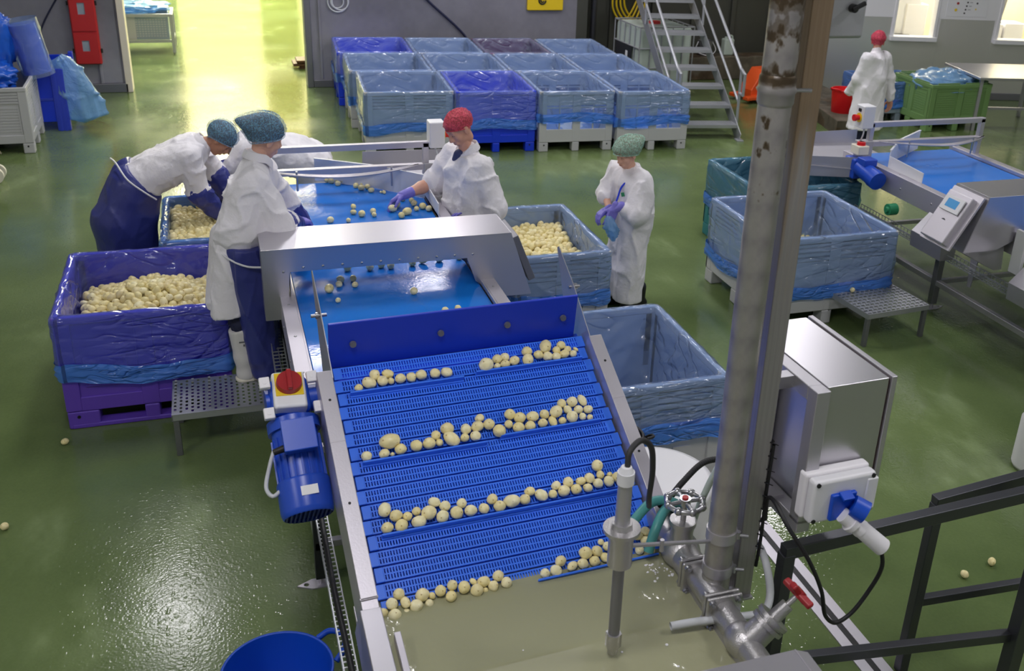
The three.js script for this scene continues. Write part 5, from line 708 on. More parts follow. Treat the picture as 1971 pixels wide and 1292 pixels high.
// ---------- people: smooth-joined bodies meshed from distance fields ----------
const cap = (a, b, ra, rb = ra) => ({ a, b, ra, rb }), ell = (c, s, q) => ({ c, s, q });
function meshField(prims, cell, k, o = {}) {
  const lo = [1e9, 1e9, 1e9], hi = [-1e9, -1e9, -1e9], grow = (p, r) => { for (let i = 0; i < 3; i++) { lo[i] = Math.min(lo[i], p[i] - r); hi[i] = Math.max(hi[i], p[i] + r); } };
  for (const p of prims) { if (p.cut) continue; if (p.c) { const r = Math.max(...p.s); grow(p.c, r); } else { grow(p.a, p.ra); grow(p.b, p.rb); } }
  for (let i = 0; i < 3; i++) { lo[i] -= 0.02 + 3 * cell; hi[i] += 0.02 + 3 * cell; }
  const n = [0, 1, 2].map((i) => Math.ceil((hi[i] - lo[i]) / cell) + 1), N = n[0] * n[1] * n[2], F = new Float32Array(N).fill(0.5), mar = k + 3 * cell + (o.amp ?? 0) * 2;
  for (const p of prims) {
    const inv = p.q ? p.q.clone().invert() : null, R0 = p.c ? Math.max(...p.s) : 0, plo = [0, 1, 2].map((i) => p.c ? p.c[i] - R0 : Math.min(p.a[i] - p.ra, p.b[i] - p.rb)), phi = [0, 1, 2].map((i) => p.c ? p.c[i] + R0 : Math.max(p.a[i] + p.ra, p.b[i] + p.rb));
    const i0 = [0, 1, 2].map((i) => Math.max(0, Math.floor((plo[i] - mar - lo[i]) / cell))), i1 = [0, 1, 2].map((i) => Math.min(n[i] - 1, Math.ceil((phi[i] + mar - lo[i]) / cell))), tmp = V();
    const kk = p.k ?? k;
    let bx, by, bz, L2; if (!p.c) { bx = p.b[0] - p.a[0]; by = p.b[1] - p.a[1]; bz = p.b[2] - p.a[2]; L2 = bx * bx + by * by + bz * bz || 1e-9; }
    for (let z = i0[2]; z <= i1[2]; z++) for (let y = i0[1]; y <= i1[1]; y++) for (let x = i0[0]; x <= i1[0]; x++) {
      const X = lo[0] + x * cell, Y = lo[1] + y * cell, Z = lo[2] + z * cell; let d;
      if (p.c) { tmp.set(X - p.c[0], Y - p.c[1], Z - p.c[2]); if (inv) tmp.applyQuaternion(inv); const a = tmp.x / p.s[0], b = tmp.y / p.s[1], c = tmp.z / p.s[2], k0 = Math.sqrt(a * a + b * b + c * c), k1 = Math.sqrt((a / p.s[0]) ** 2 + (b / p.s[1]) ** 2 + (c / p.s[2]) ** 2) || 1e-6; d = k0 < 1e-6 ? -Math.min(...p.s) : k0 * (k0 - 1) / k1; }
      else { const px = X - p.a[0], py = Y - p.a[1], pz = Z - p.a[2], t = clamp((px * bx + py * by + pz * bz) / L2, 0, 1); d = Math.hypot(px - bx * t, py - by * t, pz - bz * t) - lerp(p.ra, p.rb, t); }
      const q = (z * n[1] + y) * n[0] + x, f = F[q];
      if (p.sub) { const h = clamp(0.5 - 0.5 * (f + d) / kk, 0, 1); F[q] = lerp(f, -d, h) + kk * h * (1 - h); }
      else { const h = clamp(0.5 + 0.5 * (f - d) / kk, 0, 1); F[q] = lerp(f, d, h) - kk * h * (1 - h); }
    }
  }
  for (let z = 0, q = 0; z < n[2]; z++) for (let y = 0; y < n[1]; y++) for (let x = 0; x < n[0]; x++, q++) {
    if (Math.abs(F[q]) > 0.12) continue; const X = lo[0] + x * cell, Y = lo[1] + y * cell, Z = lo[2] + z * cell;
    if (o.amp) F[q] += o.amp * o.fold(X, Y, Z);
    if (o.cuts) for (const c of o.cuts) F[q] = Math.max(F[q], (X - c[0]) * c[3] + (Y - c[1]) * c[4] + (Z - c[2]) * c[5]);
  }
  if (o.cuts) for (let z = 0, q = 0; z < n[2]; z++) for (let y = 0; y < n[1]; y++) for (let x = 0; x < n[0]; x++, q++) if (F[q] < -0.1) { const X = lo[0] + x * cell, Y = lo[1] + y * cell, Z = lo[2] + z * cell; for (const c of o.cuts) F[q] = Math.max(F[q], (X - c[0]) * c[3] + (Y - c[1]) * c[4] + (Z - c[2]) * c[5]); }
  // surface nets
  const id = new Int32Array(N).fill(-1), pos = [], idx = [], sx = 1, sy = n[0], sz = n[0] * n[1];
  for (let z = 0; z < n[2] - 1; z++) for (let y = 0; y < n[1] - 1; y++) for (let x = 0; x < n[0] - 1; x++) {
    const q = z * sz + y * sy + x; let m = 0, c = 0, ax = 0, ay = 0, az = 0; const v = [F[q], F[q + sx], F[q + sy], F[q + sy + sx], F[q + sz], F[q + sz + sx], F[q + sz + sy], F[q + sz + sy + sx]];
    for (let i = 0; i < 8; i++) if (v[i] < 0) m |= 1 << i; if (m === 0 || m === 255) continue;
    for (const [a, b] of [[0, 1], [2, 3], [4, 5], [6, 7], [0, 2], [1, 3], [4, 6], [5, 7], [0, 4], [1, 5], [2, 6], [3, 7]]) { if ((v[a] < 0) === (v[b] < 0)) continue; const t = v[a] / (v[a] - v[b]); ax += lerp(a & 1, b & 1, t); ay += lerp((a >> 1) & 1, (b >> 1) & 1, t); az += lerp(a >> 2, b >> 2, t); c++; }
    id[q] = pos.length / 3; pos.push(lo[0] + (x + ax / c) * cell, lo[1] + (y + ay / c) * cell, lo[2] + (z + az / c) * cell);
  }
  for (let z = 1; z < n[2] - 1; z++) for (let y = 1; y < n[1] - 1; y++) for (let x = 1; x < n[0] - 1; x++) {
    const q = z * sz + y * sy + x, a = F[q] < 0; const quad = (A, B, C, D, flip) => { if (flip) idx.push(A, C, B, A, D, C); else idx.push(A, B, C, A, C, D); };
    if (a !== (F[q + sx] < 0)) quad(id[q - sy - sz], id[q - sz], id[q], id[q - sy], !a);
    if (a !== (F[q + sy] < 0)) quad(id[q - sx - sz], id[q - sx], id[q], id[q - sz], !a);
    if (a !== (F[q + sz] < 0)) quad(id[q - sx - sy], id[q - sy], id[q], id[q - sx], !a);
  }
  const g = new THREE.BufferGeometry(); g.setAttribute('position', new THREE.Float32BufferAttribute(pos, 3)); g.setIndex(idx); g.computeVertexNormals(); return g;
}
const folds = (sx, sy, sz, seed) => (x, y, z) => 0.55 * noise3(x * sx + seed, y * sy, z * sz) - 1.15 * (ridge(x * sx * 0.8 + y * 2.6 + seed, y * sy * 0.9 - x * 1.5, z * sz * 0.8) - 0.3) - 0.5 * (ridge(x * sx * 1.7 - y * 4 + seed, y * sy * 1.5 + z * 3, z * sz * 1.7) - 0.25);
const toward = (f, up = [0, 1, 0]) => { const z = V(...f).normalize(), x = V(...up).cross(z).normalize(), y = z.clone().cross(x); return new THREE.Quaternion().setFromRotationMatrix(new THREE.Matrix4().makeBasis(x, y, z)); };
const place = (g, c, q, s = 1) => { g.applyMatrix4(new THREE.Matrix4().compose(V(...c), q, V(s, s, s))); return g; };
function headGeo(c, q, s, man) { // face along +z
  return place(meshField([ell([0, 0.035, -0.02], [0.076, 0.09, 0.096]), ell([0, -0.035, 0.022], [0.058, 0.08, 0.066]), ell([0, -0.098, 0.05], [0.03, 0.022, 0.026]), cap([-0.034, 0.028, 0.07], [0.034, 0.028, 0.07], man ? 0.019 : 0.016), cap([0, 0.012, 0.088], [0, -0.03, 0.107], 0.009, 0.013), ell([0.013, -0.036, 0.096], [0.01, 0.008, 0.01]), ell([-0.013, -0.036, 0.096], [0.01, 0.008, 0.01]), ell([0.038, -0.03, 0.058], [0.024, 0.024, 0.022]), ell([-0.038, -0.03, 0.058], [0.024, 0.024, 0.022]), cap([-0.018, -0.064, 0.082], [0.018, -0.064, 0.082], 0.0085), cap([-0.016, -0.075, 0.08], [0.016, -0.075, 0.08], 0.0095), { ...ell([0.032, 0.004, 0.1], [0.017, 0.012, 0.022]), sub: 1 }, { ...ell([-0.032, 0.004, 0.1], [0.017, 0.012, 0.022]), sub: 1 }, ell([0.031, 0.004, 0.073], [0.015, 0.012, 0.012]), ell([-0.031, 0.004, 0.073], [0.015, 0.012, 0.012]), ell([0.078, -0.012, -0.012], [0.011, 0.032, 0.02]), ell([-0.078, -0.012, -0.012], [0.011, 0.032, 0.02]), cap([0, -0.04, -0.02], [0, -0.085, -0.018], 0.05, man ? 0.05 : 0.044)], 0.0055, 0.016), c, q, s);
}
function face(parent, c, q, s) {
  for (const k of [-1, 1]) { obj('eyebrow', [place(rod([k * 0.018, 0.027, 0.087], [k * 0.046, 0.028, 0.075], 0.004, 0.003, 8), c, q, s)], M.brow, parent); obj('eyelash', [place(rod([k * 0.02, -0.001, 0.0865], [k * 0.044, -0.001, 0.079], 0.0025, 0.002, 8), c, q, s)], M.brow, parent); }
  obj('lips', [place(ball(0.01, [0, -0.0695, 0.0895], [2, 0.7, 0.5], 12), c, q, s)], M.lips, parent);
}
function hairnet(parent, c, q, s, net, o = {}) { // hair under a loose elastic net
  const b = o.size ?? [0.092, 0.1, 0.118], shape = (grow, w) => grid(48, 24, (u, v) => {
    const th = u * 2 * PI, dz = Math.cos(th), dx = Math.sin(th), edge = (o.low ?? 0.004) + 0.05 * dz, ph = lerp(PI / 2, Math.asin(clamp((edge - 0.045) / 0.12, -0.8, 0.8)), v), cy = Math.sin(ph), cr = Math.cos(ph);
    let k = 1 + grow + w * (0.06 * ridge(dx * 4 + cy * 5, dz * 5 - cy * 3, cy * 4) + 0.04 * noise3(dx * 3, cy * 3, dz * 3)); const back = o.bun ? (o.bunSize ?? 0.3) * Math.exp(-(((dz + 1) / (o.bunW ?? 0.5)) ** 2 + ((cy - 0.2) / 0.42) ** 2)) : 0; const tuck = w && v > 0.8 ? 1 - (v - 0.8) * 0.5 : 1;
    return [dx * cr * b[0] * k * tuck, 0.045 + cy * b[1] * k, (dz * cr * b[2] * (k + back) - 0.022) * tuck];
  }, true);
  obj('hair', [place(shape(-0.05, 0), c, q, s)], o.hair ?? M.hair, parent);
  const n = obj('hair_net', [place(shape(0.03, 1), c, q, s)], net, parent);
  const band = grid(48, 6, (u, v) => { const th = u * 2 * PI, dz = Math.cos(th), dx = Math.sin(th), y = (o.low ?? 0.004) + 0.05 * dz, cr = Math.sqrt(Math.max(0.05, 1 - ((y - 0.045) / b[1]) ** 2)), a = v * 2 * PI, r = 0.0045; return [dx * (b[0] * cr * 1.0 + r * Math.cos(a)), y + r * Math.sin(a), dz * (b[2] * cr * 1.0 + r * Math.cos(a)) - 0.022]; }, true);
  obj('elastic_edge', [place(band, c, q, s)], net, n);
}
function handGeo(c, q, s = 1, curl = 0.5, right = 1) { // wrist at c, fingers along +y, palm facing -z, thumb on the +x side
  const p = [cap([0, -0.03, 0], [0, 0.02, 0], 0.026, 0.028), cap([0.022, 0.03, 0], [0.026, 0.085, 0], 0.019, 0.014), cap([0.004, 0.03, 0], [0.008, 0.09, 0], 0.018, 0.014), cap([-0.014, 0.03, 0], [-0.012, 0.086, 0], 0.018, 0.013), cap([-0.028, 0.03, 0], [-0.03, 0.078, 0], 0.016, 0.012)];
  const base = [[0.027, 0.088, 0.078], [0.009, 0.093, 0.086], [-0.012, 0.089, 0.079], [-0.031, 0.079, 0.062]];
  base.forEach(([x, y, L], i) => { let a = 0.15 + curl * 0.75, P = [x, y, 0], r = 0.0098 - i * 0.0004; for (let k = 0; k < 3; k++) { const l = L * [0.45, 0.32, 0.26][k], Q = [P[0] + (x * 0.12) * l * 3, P[1] + Math.cos(a) * l, P[2] - Math.sin(a) * l]; p.push({ ...cap(P, Q, r, r * 0.9), k: 0.004 }); P = Q; r *= 0.92; a += curl * 0.95; } });
  p.push({ ...cap([0.022, 0.012, -0.006], [0.05, 0.045, -0.02], 0.015, 0.0125), k: 0.012 }, { ...cap([0.05, 0.045, -0.02], [0.06, 0.075, -0.036], 0.0115, 0.0105), k: 0.004 }, { ...cap([0.06, 0.075, -0.036], [0.058, 0.098, -0.05], 0.0105, 0.009), k: 0.004 });
  const g = meshField(p, 0.0042, 0.009); if (right < 0) { g.scale(-1, 1, 1); const i = g.index.array; for (let k = 0; k < i.length; k += 3) { const t = i[k]; i[k] = i[k + 1]; i[k + 1] = t; } g.computeVertexNormals(); } return place(g, c, q, s);
}
const handTurn = (dir, palm) => { const y = V(...dir).normalize(), z = V(...palm).negate().addScaledVector(y, V(...palm).dot(y)).normalize(), x = y.clone().cross(z); return new THREE.Quaternion().setFromRotationMatrix(new THREE.Matrix4().makeBasis(x, y, z)); };
function person(label, base) { const t = thing('person', label, 'person', base); return { t, at: (p) => [p[0] - base[0], p[1] - base[1], p[2] - base[2]] }; }
const mid = (a, b, t) => a.map((v, i) => lerp(v, b[i], t)), add = (a, b) => a.map((v, i) => v + b[i]);
function body(P, j, o = {}) { // skin body as one mesh from joints j (already relative)
  const pr = [cap(j.hip, j.waist, 0.1, 0.09), cap(j.waist, j.chest, 0.09, 0.11), cap(j.shR, j.shL, 0.055), cap(j.chest, j.neck, 0.1, 0.05), cap(j.shR, j.elR, 0.045, 0.038), cap(j.elR, j.wrR, 0.04, 0.027), cap(j.shL, j.elL, 0.045, 0.038), cap(j.elL, j.wrL, 0.04, 0.027), cap(j.neck, j.head, 0.05, 0.05), cap(j.hip, j.knR, 0.08, 0.055), cap(j.knR, j.anR, 0.05, 0.035), cap(j.hip, j.knL, 0.08, 0.055), cap(j.knL, j.anL, 0.05, 0.035)];
  const gs = [meshField(pr, 0.014, 0.03), headGeo(j.head, j.hq, j.hs ?? 1, o.man)]; for (const h of o.hands ?? []) gs.push(h);
  const b = obj('body', gs, o.skin ?? M.skin, P.t); face(b, j.head, j.hq, j.hs ?? 1); return b;
}
function collar(P, c, up, front, r, h = 0.035, open = 0.5) { // a folded shirt collar round the neck, open toward front
  const y = V(...up).normalize(), z = V(...front).addScaledVector(y, -V(...front).dot(y)).normalize(), x = y.clone().cross(z), prof = [[0, -0.02], [0.002, h * 0.6], [0.008, h], [0.014, h * 0.95], [0.026, -0.012], [0.022, -0.02]];
  obj('collar', [grid(44, 5, (u, v) => { const a = lerp(open, 2 * PI - open, u), q = prof[Math.round(v * 5)], f = Math.cos(a), R0 = r * (1 + 0.12 * f) + q[0], dy = q[1] - 0.05 * Math.max(0, f) ** 1.5 * 1.4 + (v > 0.7 ? -0.012 * sstep(0.6, 1, Math.abs(u - 0.5) * 2) : 0); const p = V(...c).addScaledVector(x, Math.sin(a) * R0).addScaledVector(z, f * R0).addScaledVector(y, dy); return [p.x, p.y, p.z]; })], M.collarCloth, P.t);
}
M.collarCloth = M.coat.clone(); M.collarCloth.side = THREE.DoubleSide;
function rel(P, o) { const r = {}; for (const k in o) r[k] = P.at(o[k]); return r; }
{ // woman on the step: blue net, white coat, navy apron, white boots, leaning to the belt
  const P = person('worker in blue hairnet, white coat and navy apron standing on the perforated step', [0.04, 0.305, -6.5]);
  const j = rel(P, { hip: [0.05, 1.14, -6.53], waist: [0.07, 1.3, -6.56], chest: [0.15, 1.54, -6.62], shR: [0.17, 1.64, -6.48], shL: [0.24, 1.64, -6.82], neck: [0.22, 1.765, -6.665], elR: [0.31, 1.37, -6.46], wrR: [0.44, 1.3, -6.68], elL: [0.38, 1.36, -6.95], wrL: [0.52, 1.16, -6.98], head: [0.28, 1.885, -6.69], knR: [0.06, 0.75, -6.42], anR: [0.03, 0.4, -6.4], knL: [0.08, 0.75, -6.66], anL: [0.06, 0.4, -6.68] });
  j.hq = toward([0.86, -0.34, -0.42], [0.2, 1, 0]); j.hs = 1.08;
  body(P, j); hairnet(P.t, j.head, j.hq, j.hs, M.netBlue, { size: [0.104, 0.11, 0.128], bun: true, bunSize: 0.6, bunW: 0.32, low: -0.002 });
  const A = P.at, hemCut = [[0, 0.5, 0, 0.1, -1, 0]];
  const coat = [cap(A([0.06, 1.34, -6.44]), A([0.13, 1.57, -6.5]), 0.15, 0.135), cap(A([0.1, 1.34, -6.68]), A([0.2, 1.57, -6.76]), 0.145, 0.12), cap(A([0.14, 1.36, -6.5]), A([0.2, 1.5, -6.56]), 0.13, 0.12), cap(j.shR, j.shL, 0.095, 0.09), cap(A([0.15, 1.6, -6.62]), add(j.neck, [-0.01, -0.005, 0]), 0.125, 0.074), { ...cap(j.shR, j.elR, 0.096, 0.108), k: 0.016 }, { ...cap(j.elR, mid(j.elR, j.wrR, 0.45), 0.106, 0.08), k: 0.02 }, cap(j.shL, j.elL, 0.095, 0.095), cap(j.elL, mid(j.elL, j.wrL, 0.4), 0.092, 0.07)];
  obj('coat', [meshField(coat, 0.011, 0.045, { amp: 0.017, fold: folds(8, 6.5, 8, 3), cuts: [[0, 0.93, 0, 0.1, -1, 0]] })], M.coat, P.t);
  obj('coat_tail', [meshField([cap(A([0.0, 1.28, -6.44]), A([-0.07, 0.8, -6.38]), 0.1, 0.085), cap(A([-0.01, 1.28, -6.58]), A([-0.1, 0.78, -6.56]), 0.1, 0.09), cap(A([0.06, 1.28, -6.68]), A([0.02, 0.8, -6.72]), 0.1, 0.1), cap(A([0.02, 1.2, -6.42]), A([0.0, 0.74, -6.36]), 0.08, 0.075)], 0.011, 0.05, { amp: 0.014, fold: folds(8, 2.6, 8, 4), cuts: hemCut })], M.coat, P.t);
  collar(P, add(j.neck, [0.0, 0.005, 0]), [0.25, 1, -0.1], [0.86, 0, -0.42], 0.08);
  const ap = [cap(A([0.09, 1.25, -6.42]), A([0.16, 0.4, -6.36]), 0.135, 0.11), cap(A([0.14, 1.25, -6.66]), A([0.19, 0.4, -6.66]), 0.13, 0.1), cap(A([0.07, 1.22, -6.36]), A([0.11, 0.5, -6.3]), 0.09, 0.06)];
  const a = obj('apron', [meshField(ap, 0.011, 0.05, { amp: 0.012, fold: folds(9, 2.4, 9, 8), cuts: [[0, 1.275 - 0.305, 0, 0.12, 1, 0], [0.0, 0, 0, -1, -0.14, 0.15]] })], M.apron, P.t);
  obj('apron_tie', [tube([A([-0.1, 1.26, -6.54]), A([-0.08, 1.25, -6.4]), A([0.0, 1.21, -6.29]), A([0.09, 1.18, -6.24]), A([0.2, 1.16, -6.25])], 0.007, 40, 6)], M.white, a);
  for (const [e, w, q] of [[j.elR, j.wrR, 0], [j.elL, j.wrL, 3]]) obj('sleeve_cover', [meshField([cap(mid(e, w, 0.3), mid(e, w, 0.98), 0.088, 0.055)], 0.009, 0.03, { amp: 0.008, fold: folds(16, 16, 16, q) })], M.sleeve, P.t);
  obj('glove', [handGeo(add(j.wrR, [0.012, 0, -0.02]), handTurn([0.6, -0.25, -0.75], [-0.3, -0.9, 0.1]), 1.12, 0.75, -1), meshField([cap(mid(j.elR, j.wrR, 0.85), add(j.wrR, [0.015, -0.003, -0.03]), 0.042, 0.036)], 0.008, 0.02)], M.glove, P.t);
  obj('glove', [handGeo(add(j.wrL, [0.02, -0.01, 0.0]), handTurn([0.8, -0.5, 0.1], [0, -0.9, 0]), 1.1, 0.6, 1)], M.glove, P.t);
  obj('trousers', [meshField([cap(A([0.02, 0.9, -6.43]), A([0.03, 0.62, -6.4]), 0.085, 0.07), cap(A([0.06, 0.9, -6.66]), A([0.06, 0.55, -6.68]), 0.085, 0.07), cap(A([0.03, 0.95, -6.54]), A([0.05, 0.9, -6.54]), 0.1)], 0.011, 0.03, { amp: 0.01, fold: folds(10, 9, 10, 2) })], M.navy, P.t);
  for (const [x, z, dx, dz] of [[0.03, -6.4, 0.16, -0.02], [0.06, -6.68, 0.15, -0.04]]) {
    const b = obj('boot', [meshField([cap(A([x - 0.01, 0.68, z]), A([x, 0.48, z]), 0.082, 0.07), cap(A([x, 0.48, z]), A([x + 0.005, 0.37, z]), 0.07, 0.064), cap(A([x - 0.005, 0.352, z]), A([x + dx * 0.75, 0.347, z + dz]), 0.058, 0.046), cap(A([x + dx * 0.6, 0.348, z + dz]), A([x + dx, 0.344, z + dz]), 0.05, 0.04)], 0.0085, 0.025, { cuts: [[0, 0.004, 0, 0, -1, 0], [x - 0.04, 0.395, 0, -0.25, 1, 0]] })], M.boot, P.t);
    obj('boot_sole', [meshField([cap(A([x - 0.015, 0.325, z]), A([x + dx, 0.322, z + dz]), 0.06, 0.048)], 0.008, 0.02, { cuts: [[0, 0.002, 0, 0, -1, 0], [0, 0.026, 0, 0, 1, 0]] })], M.cream, b);
    obj('print', [tr(new THREE.BoxGeometry(0.002, 0.008, 0.06), A([x + 0.0, 0.62, z + 0.0795]), [0, PI / 2, 0]), tr(new THREE.BoxGeometry(0.002, 0.014, 0.01), A([x, 0.595, z + 0.0775]), [0, PI / 2, 0]), tr(new THREE.BoxGeometry(0.002, 0.008, 0.02), A([x + 0.02, 0.53, z + 0.071]), [0, PI / 2, 0])], M.dull, b);
  }
}
{ // bending worker on the left
  const P = person('worker in blue hairnet and long navy apron bending into the bin on the left', [-0.85, 0, -8.6]);
  const j = rel(P, { hip: [-0.8, 0.95, -8.6], waist: [-0.64, 1.1, -8.6], chest: [-0.36, 1.27, -8.6], shR: [-0.24, 1.3, -8.42], shL: [-0.2, 1.31, -8.78], neck: [-0.15, 1.36, -8.6], elR: [-0.2, 1.0, -8.44], wrR: [-0.05, 0.77, -8.5], elL: [-0.06, 1.02, -8.84], wrL: [0.06, 0.8, -8.76], head: [0.0, 1.385, -8.6], knR: [-0.83, 0.5, -8.5], anR: [-0.86, 0.08, -8.5], knL: [-0.8, 0.5, -8.72], anL: [-0.84, 0.08, -8.72] });
  j.hq = toward([0.6, -0.78, 0.12], [0.78, 0.6, 0]); j.hs = 1.02;
  body(P, j, { skin: std(0xb98469, 0.5) }); hairnet(P.t, j.head, j.hq, j.hs, M.netBlue, { size: [0.106, 0.114, 0.13], low: -0.01 });
  const A = P.at;
  obj('coat', [meshField([cap(A([-0.7, 1.06, -8.5]), A([-0.3, 1.26, -8.48]), 0.155, 0.14), cap(A([-0.7, 1.06, -8.7]), A([-0.28, 1.27, -8.72]), 0.155, 0.14), cap(A([-0.5, 1.16, -8.6]), A([-0.22, 1.29, -8.6]), 0.17, 0.13), cap(j.shR, j.shL, 0.1, 0.09), cap(A([-0.25, 1.3, -8.6]), j.neck, 0.11, 0.068), { ...cap(j.shR, j.elR, 0.1, 0.09), k: 0.018 }, { ...cap(j.elR, mid(j.elR, j.wrR, 0.22), 0.088, 0.074), k: 0.02 }, cap(j.shL, j.elL, 0.095, 0.085), cap(j.elL, mid(j.elL, j.wrL, 0.2), 0.085, 0.075)], 0.012, 0.05, { amp: 0.015, fold: folds(7, 7, 7, 11) })], M.coat, P.t);
  collar(P, add(j.neck, [0.01, 0.005, 0]), [0.85, 0.55, 0], [0.5, -0.85, 0], 0.078);
  const a = obj('apron', [meshField([cap(A([-0.7, 1.06, -8.49]), A([-0.84, 0.78, -8.46]), 0.185, 0.19), cap(A([-0.7, 1.06, -8.71]), A([-0.82, 0.78, -8.72]), 0.185, 0.19), cap(A([-0.62, 0.98, -8.5]), A([-0.7, 0.6, -8.48]), 0.13, 0.13), cap(A([-0.84, 0.78, -8.46]), A([-0.82, 0.12, -8.46]), 0.19, 0.16), cap(A([-0.8, 0.78, -8.72]), A([-0.8, 0.12, -8.72]), 0.19, 0.16), cap(A([-0.7, 0.62, -8.5]), A([-0.68, 0.14, -8.5]), 0.13, 0.12)], 0.013, 0.06, { amp: 0.009, fold: folds(7, 2.5, 7, 13), cuts: [[A([-0.6, 1.1, 0])[0], A([-0.6, 1.1, 0])[1], 0, 0.75, 0.66, 0], [0, 0.12, 0, 0, -1, 0]] })], M.apron, P.t);
  obj('apron_tie', [tube([A([-0.84, 1.27, -8.6]), A([-0.79, 1.27, -8.44]), A([-0.71, 1.17, -8.305]), A([-0.6, 1.07, -8.285]), A([-0.52, 0.99, -8.33])], 0.007, 30, 6)], M.white, a);
  for (const [e, w, q] of [[j.elR, j.wrR, 5], [j.elL, j.wrL, 7]]) obj('sleeve_cover', [meshField([cap(mid(e, w, 0.08), mid(e, w, 0.98), 0.098, 0.066), cap(mid(e, w, 0.02), mid(e, w, 0.1), 0.1)], 0.0095, 0.03, { amp: 0.008, fold: folds(14, 14, 14, q) })], M.sleeve, P.t);
  obj('glove', [handGeo(add(j.wrR, [0.02, -0.03, 0]), handTurn([0.5, -0.8, -0.1], [0.5, 0.2, -0.5]), 1.08, 0.5, -1)], M.glove, P.t);
  obj('glove', [handGeo(add(j.wrL, [0.02, -0.03, 0.02]), handTurn([0.3, -0.9, 0.2], [0.5, 0.2, 0.5]), 1.08, 0.5, 1)], M.glove, P.t);
  for (const z of [-8.5, -8.72]) obj('boot', [meshField([cap(A([-0.86, 0.3, z]), A([-0.86, 0.09, z]), 0.075, 0.06), cap(A([-0.86, 0.055, z]), A([-0.7, 0.045, z]), 0.055, 0.045)], 0.011, 0.02, { cuts: [[0, 0.003, 0, 0, -1, 0]] })], M.boot, P.t);
}
{ // bending worker behind, seen past the woman's head
  const P = person('worker bending toward the bin behind the woman on the step, white coat and navy sleeves', [0.8, 0, -9.3]);
  const j = rel(P, { hip: [0.76, 0.96, -9.25], waist: [0.62, 1.06, -9.24], chest: [0.36, 1.17, -9.22], shR: [0.22, 1.16, -9.38], shL: [0.2, 1.15, -9.04], neck: [0.13, 1.21, -9.2], elR: [0.08, 0.92, -9.3], wrR: [0.02, 0.8, -9.05], elL: [0.02, 0.96, -9.02], wrL: [-0.05, 0.78, -8.85], head: [-0.0, 1.2, -9.22], knR: [0.8, 0.5, -9.35], anR: [0.82, 0.08, -9.35], knL: [0.78, 0.5, -9.15], anL: [0.82, 0.08, -9.15] });
  j.hq = toward([-0.6, -0.8, 0.1], [-0.8, 0.6, 0]); j.head = P.at([0.06, 1.19, -9.28]);
  body(P, j); hairnet(P.t, j.head, j.hq, 0.95, M.netBlue, {}); const A = P.at;
  obj('coat', [meshField([cap(A([0.74, 1.0, -9.12]), A([0.3, 1.17, -9.08]), 0.16, 0.13), cap(A([0.74, 1.0, -9.36]), A([0.3, 1.17, -9.34]), 0.16, 0.13), cap(A([0.66, 1.06, -9.24]), A([0.24, 1.2, -9.22]), 0.17, 0.1), cap(j.shR, j.shL, 0.09), cap(j.shL, j.elL, 0.09, 0.078), cap(j.shR, j.elR, 0.09, 0.08), cap(A([0.8, 0.98, -9.14]), A([0.84, 0.5, -9.12]), 0.16, 0.17), cap(A([0.8, 0.98, -9.36]), A([0.84, 0.5, -9.38]), 0.16, 0.17)], 0.013, 0.05, { amp: 0.015, fold: folds(7, 6, 7, 17), cuts: [[0, 0.52, 0, 0, -1, 0]] })], M.coat, P.t);
  for (const [e, w, q] of [[j.elR, j.wrR, 9], [j.elL, j.wrL, 12]]) obj('sleeve_cover', [meshField([cap(mid(j.shL === e ? e : e, w, -0.25), mid(e, w, 0.98), 0.085, 0.055)], 0.01, 0.03, { amp: 0.008, fold: folds(14, 14, 14, q) })], M.sleeve, P.t);
  obj('glove', [handGeo(add(j.wrL, [-0.01, -0.03, 0.02]), handTurn([-0.2, -0.95, 0.2], [-0.3, 0, 0.8]), 1.05, 0.5, 1)], M.sleeve, P.t); obj('glove', [handGeo(add(j.wrR, [-0.01, -0.03, 0.02]), handTurn([-0.2, -0.95, 0.2], [-0.3, 0, 0.8]), 1.05, 0.5, -1)], M.sleeve, P.t);
  obj('trousers', [meshField([cap(A([0.8, 0.8, -9.15]), A([0.82, 0.1, -9.15]), 0.09, 0.07), cap(A([0.8, 0.8, -9.35]), A([0.82, 0.1, -9.35]), 0.09, 0.07)], 0.014, 0.02)], M.navy, P.t);
  for (const z of [-9.15, -9.35]) obj('boot', [meshField([cap(A([0.82, 0.2, z]), A([0.82, 0.08, z]), 0.075, 0.06), cap(A([0.82, 0.055, z]), A([0.66, 0.045, z]), 0.055, 0.045)], 0.012, 0.02, { cuts: [[0, 0.003, 0, 0, -1, 0]] })], M.boot, P.t);
}
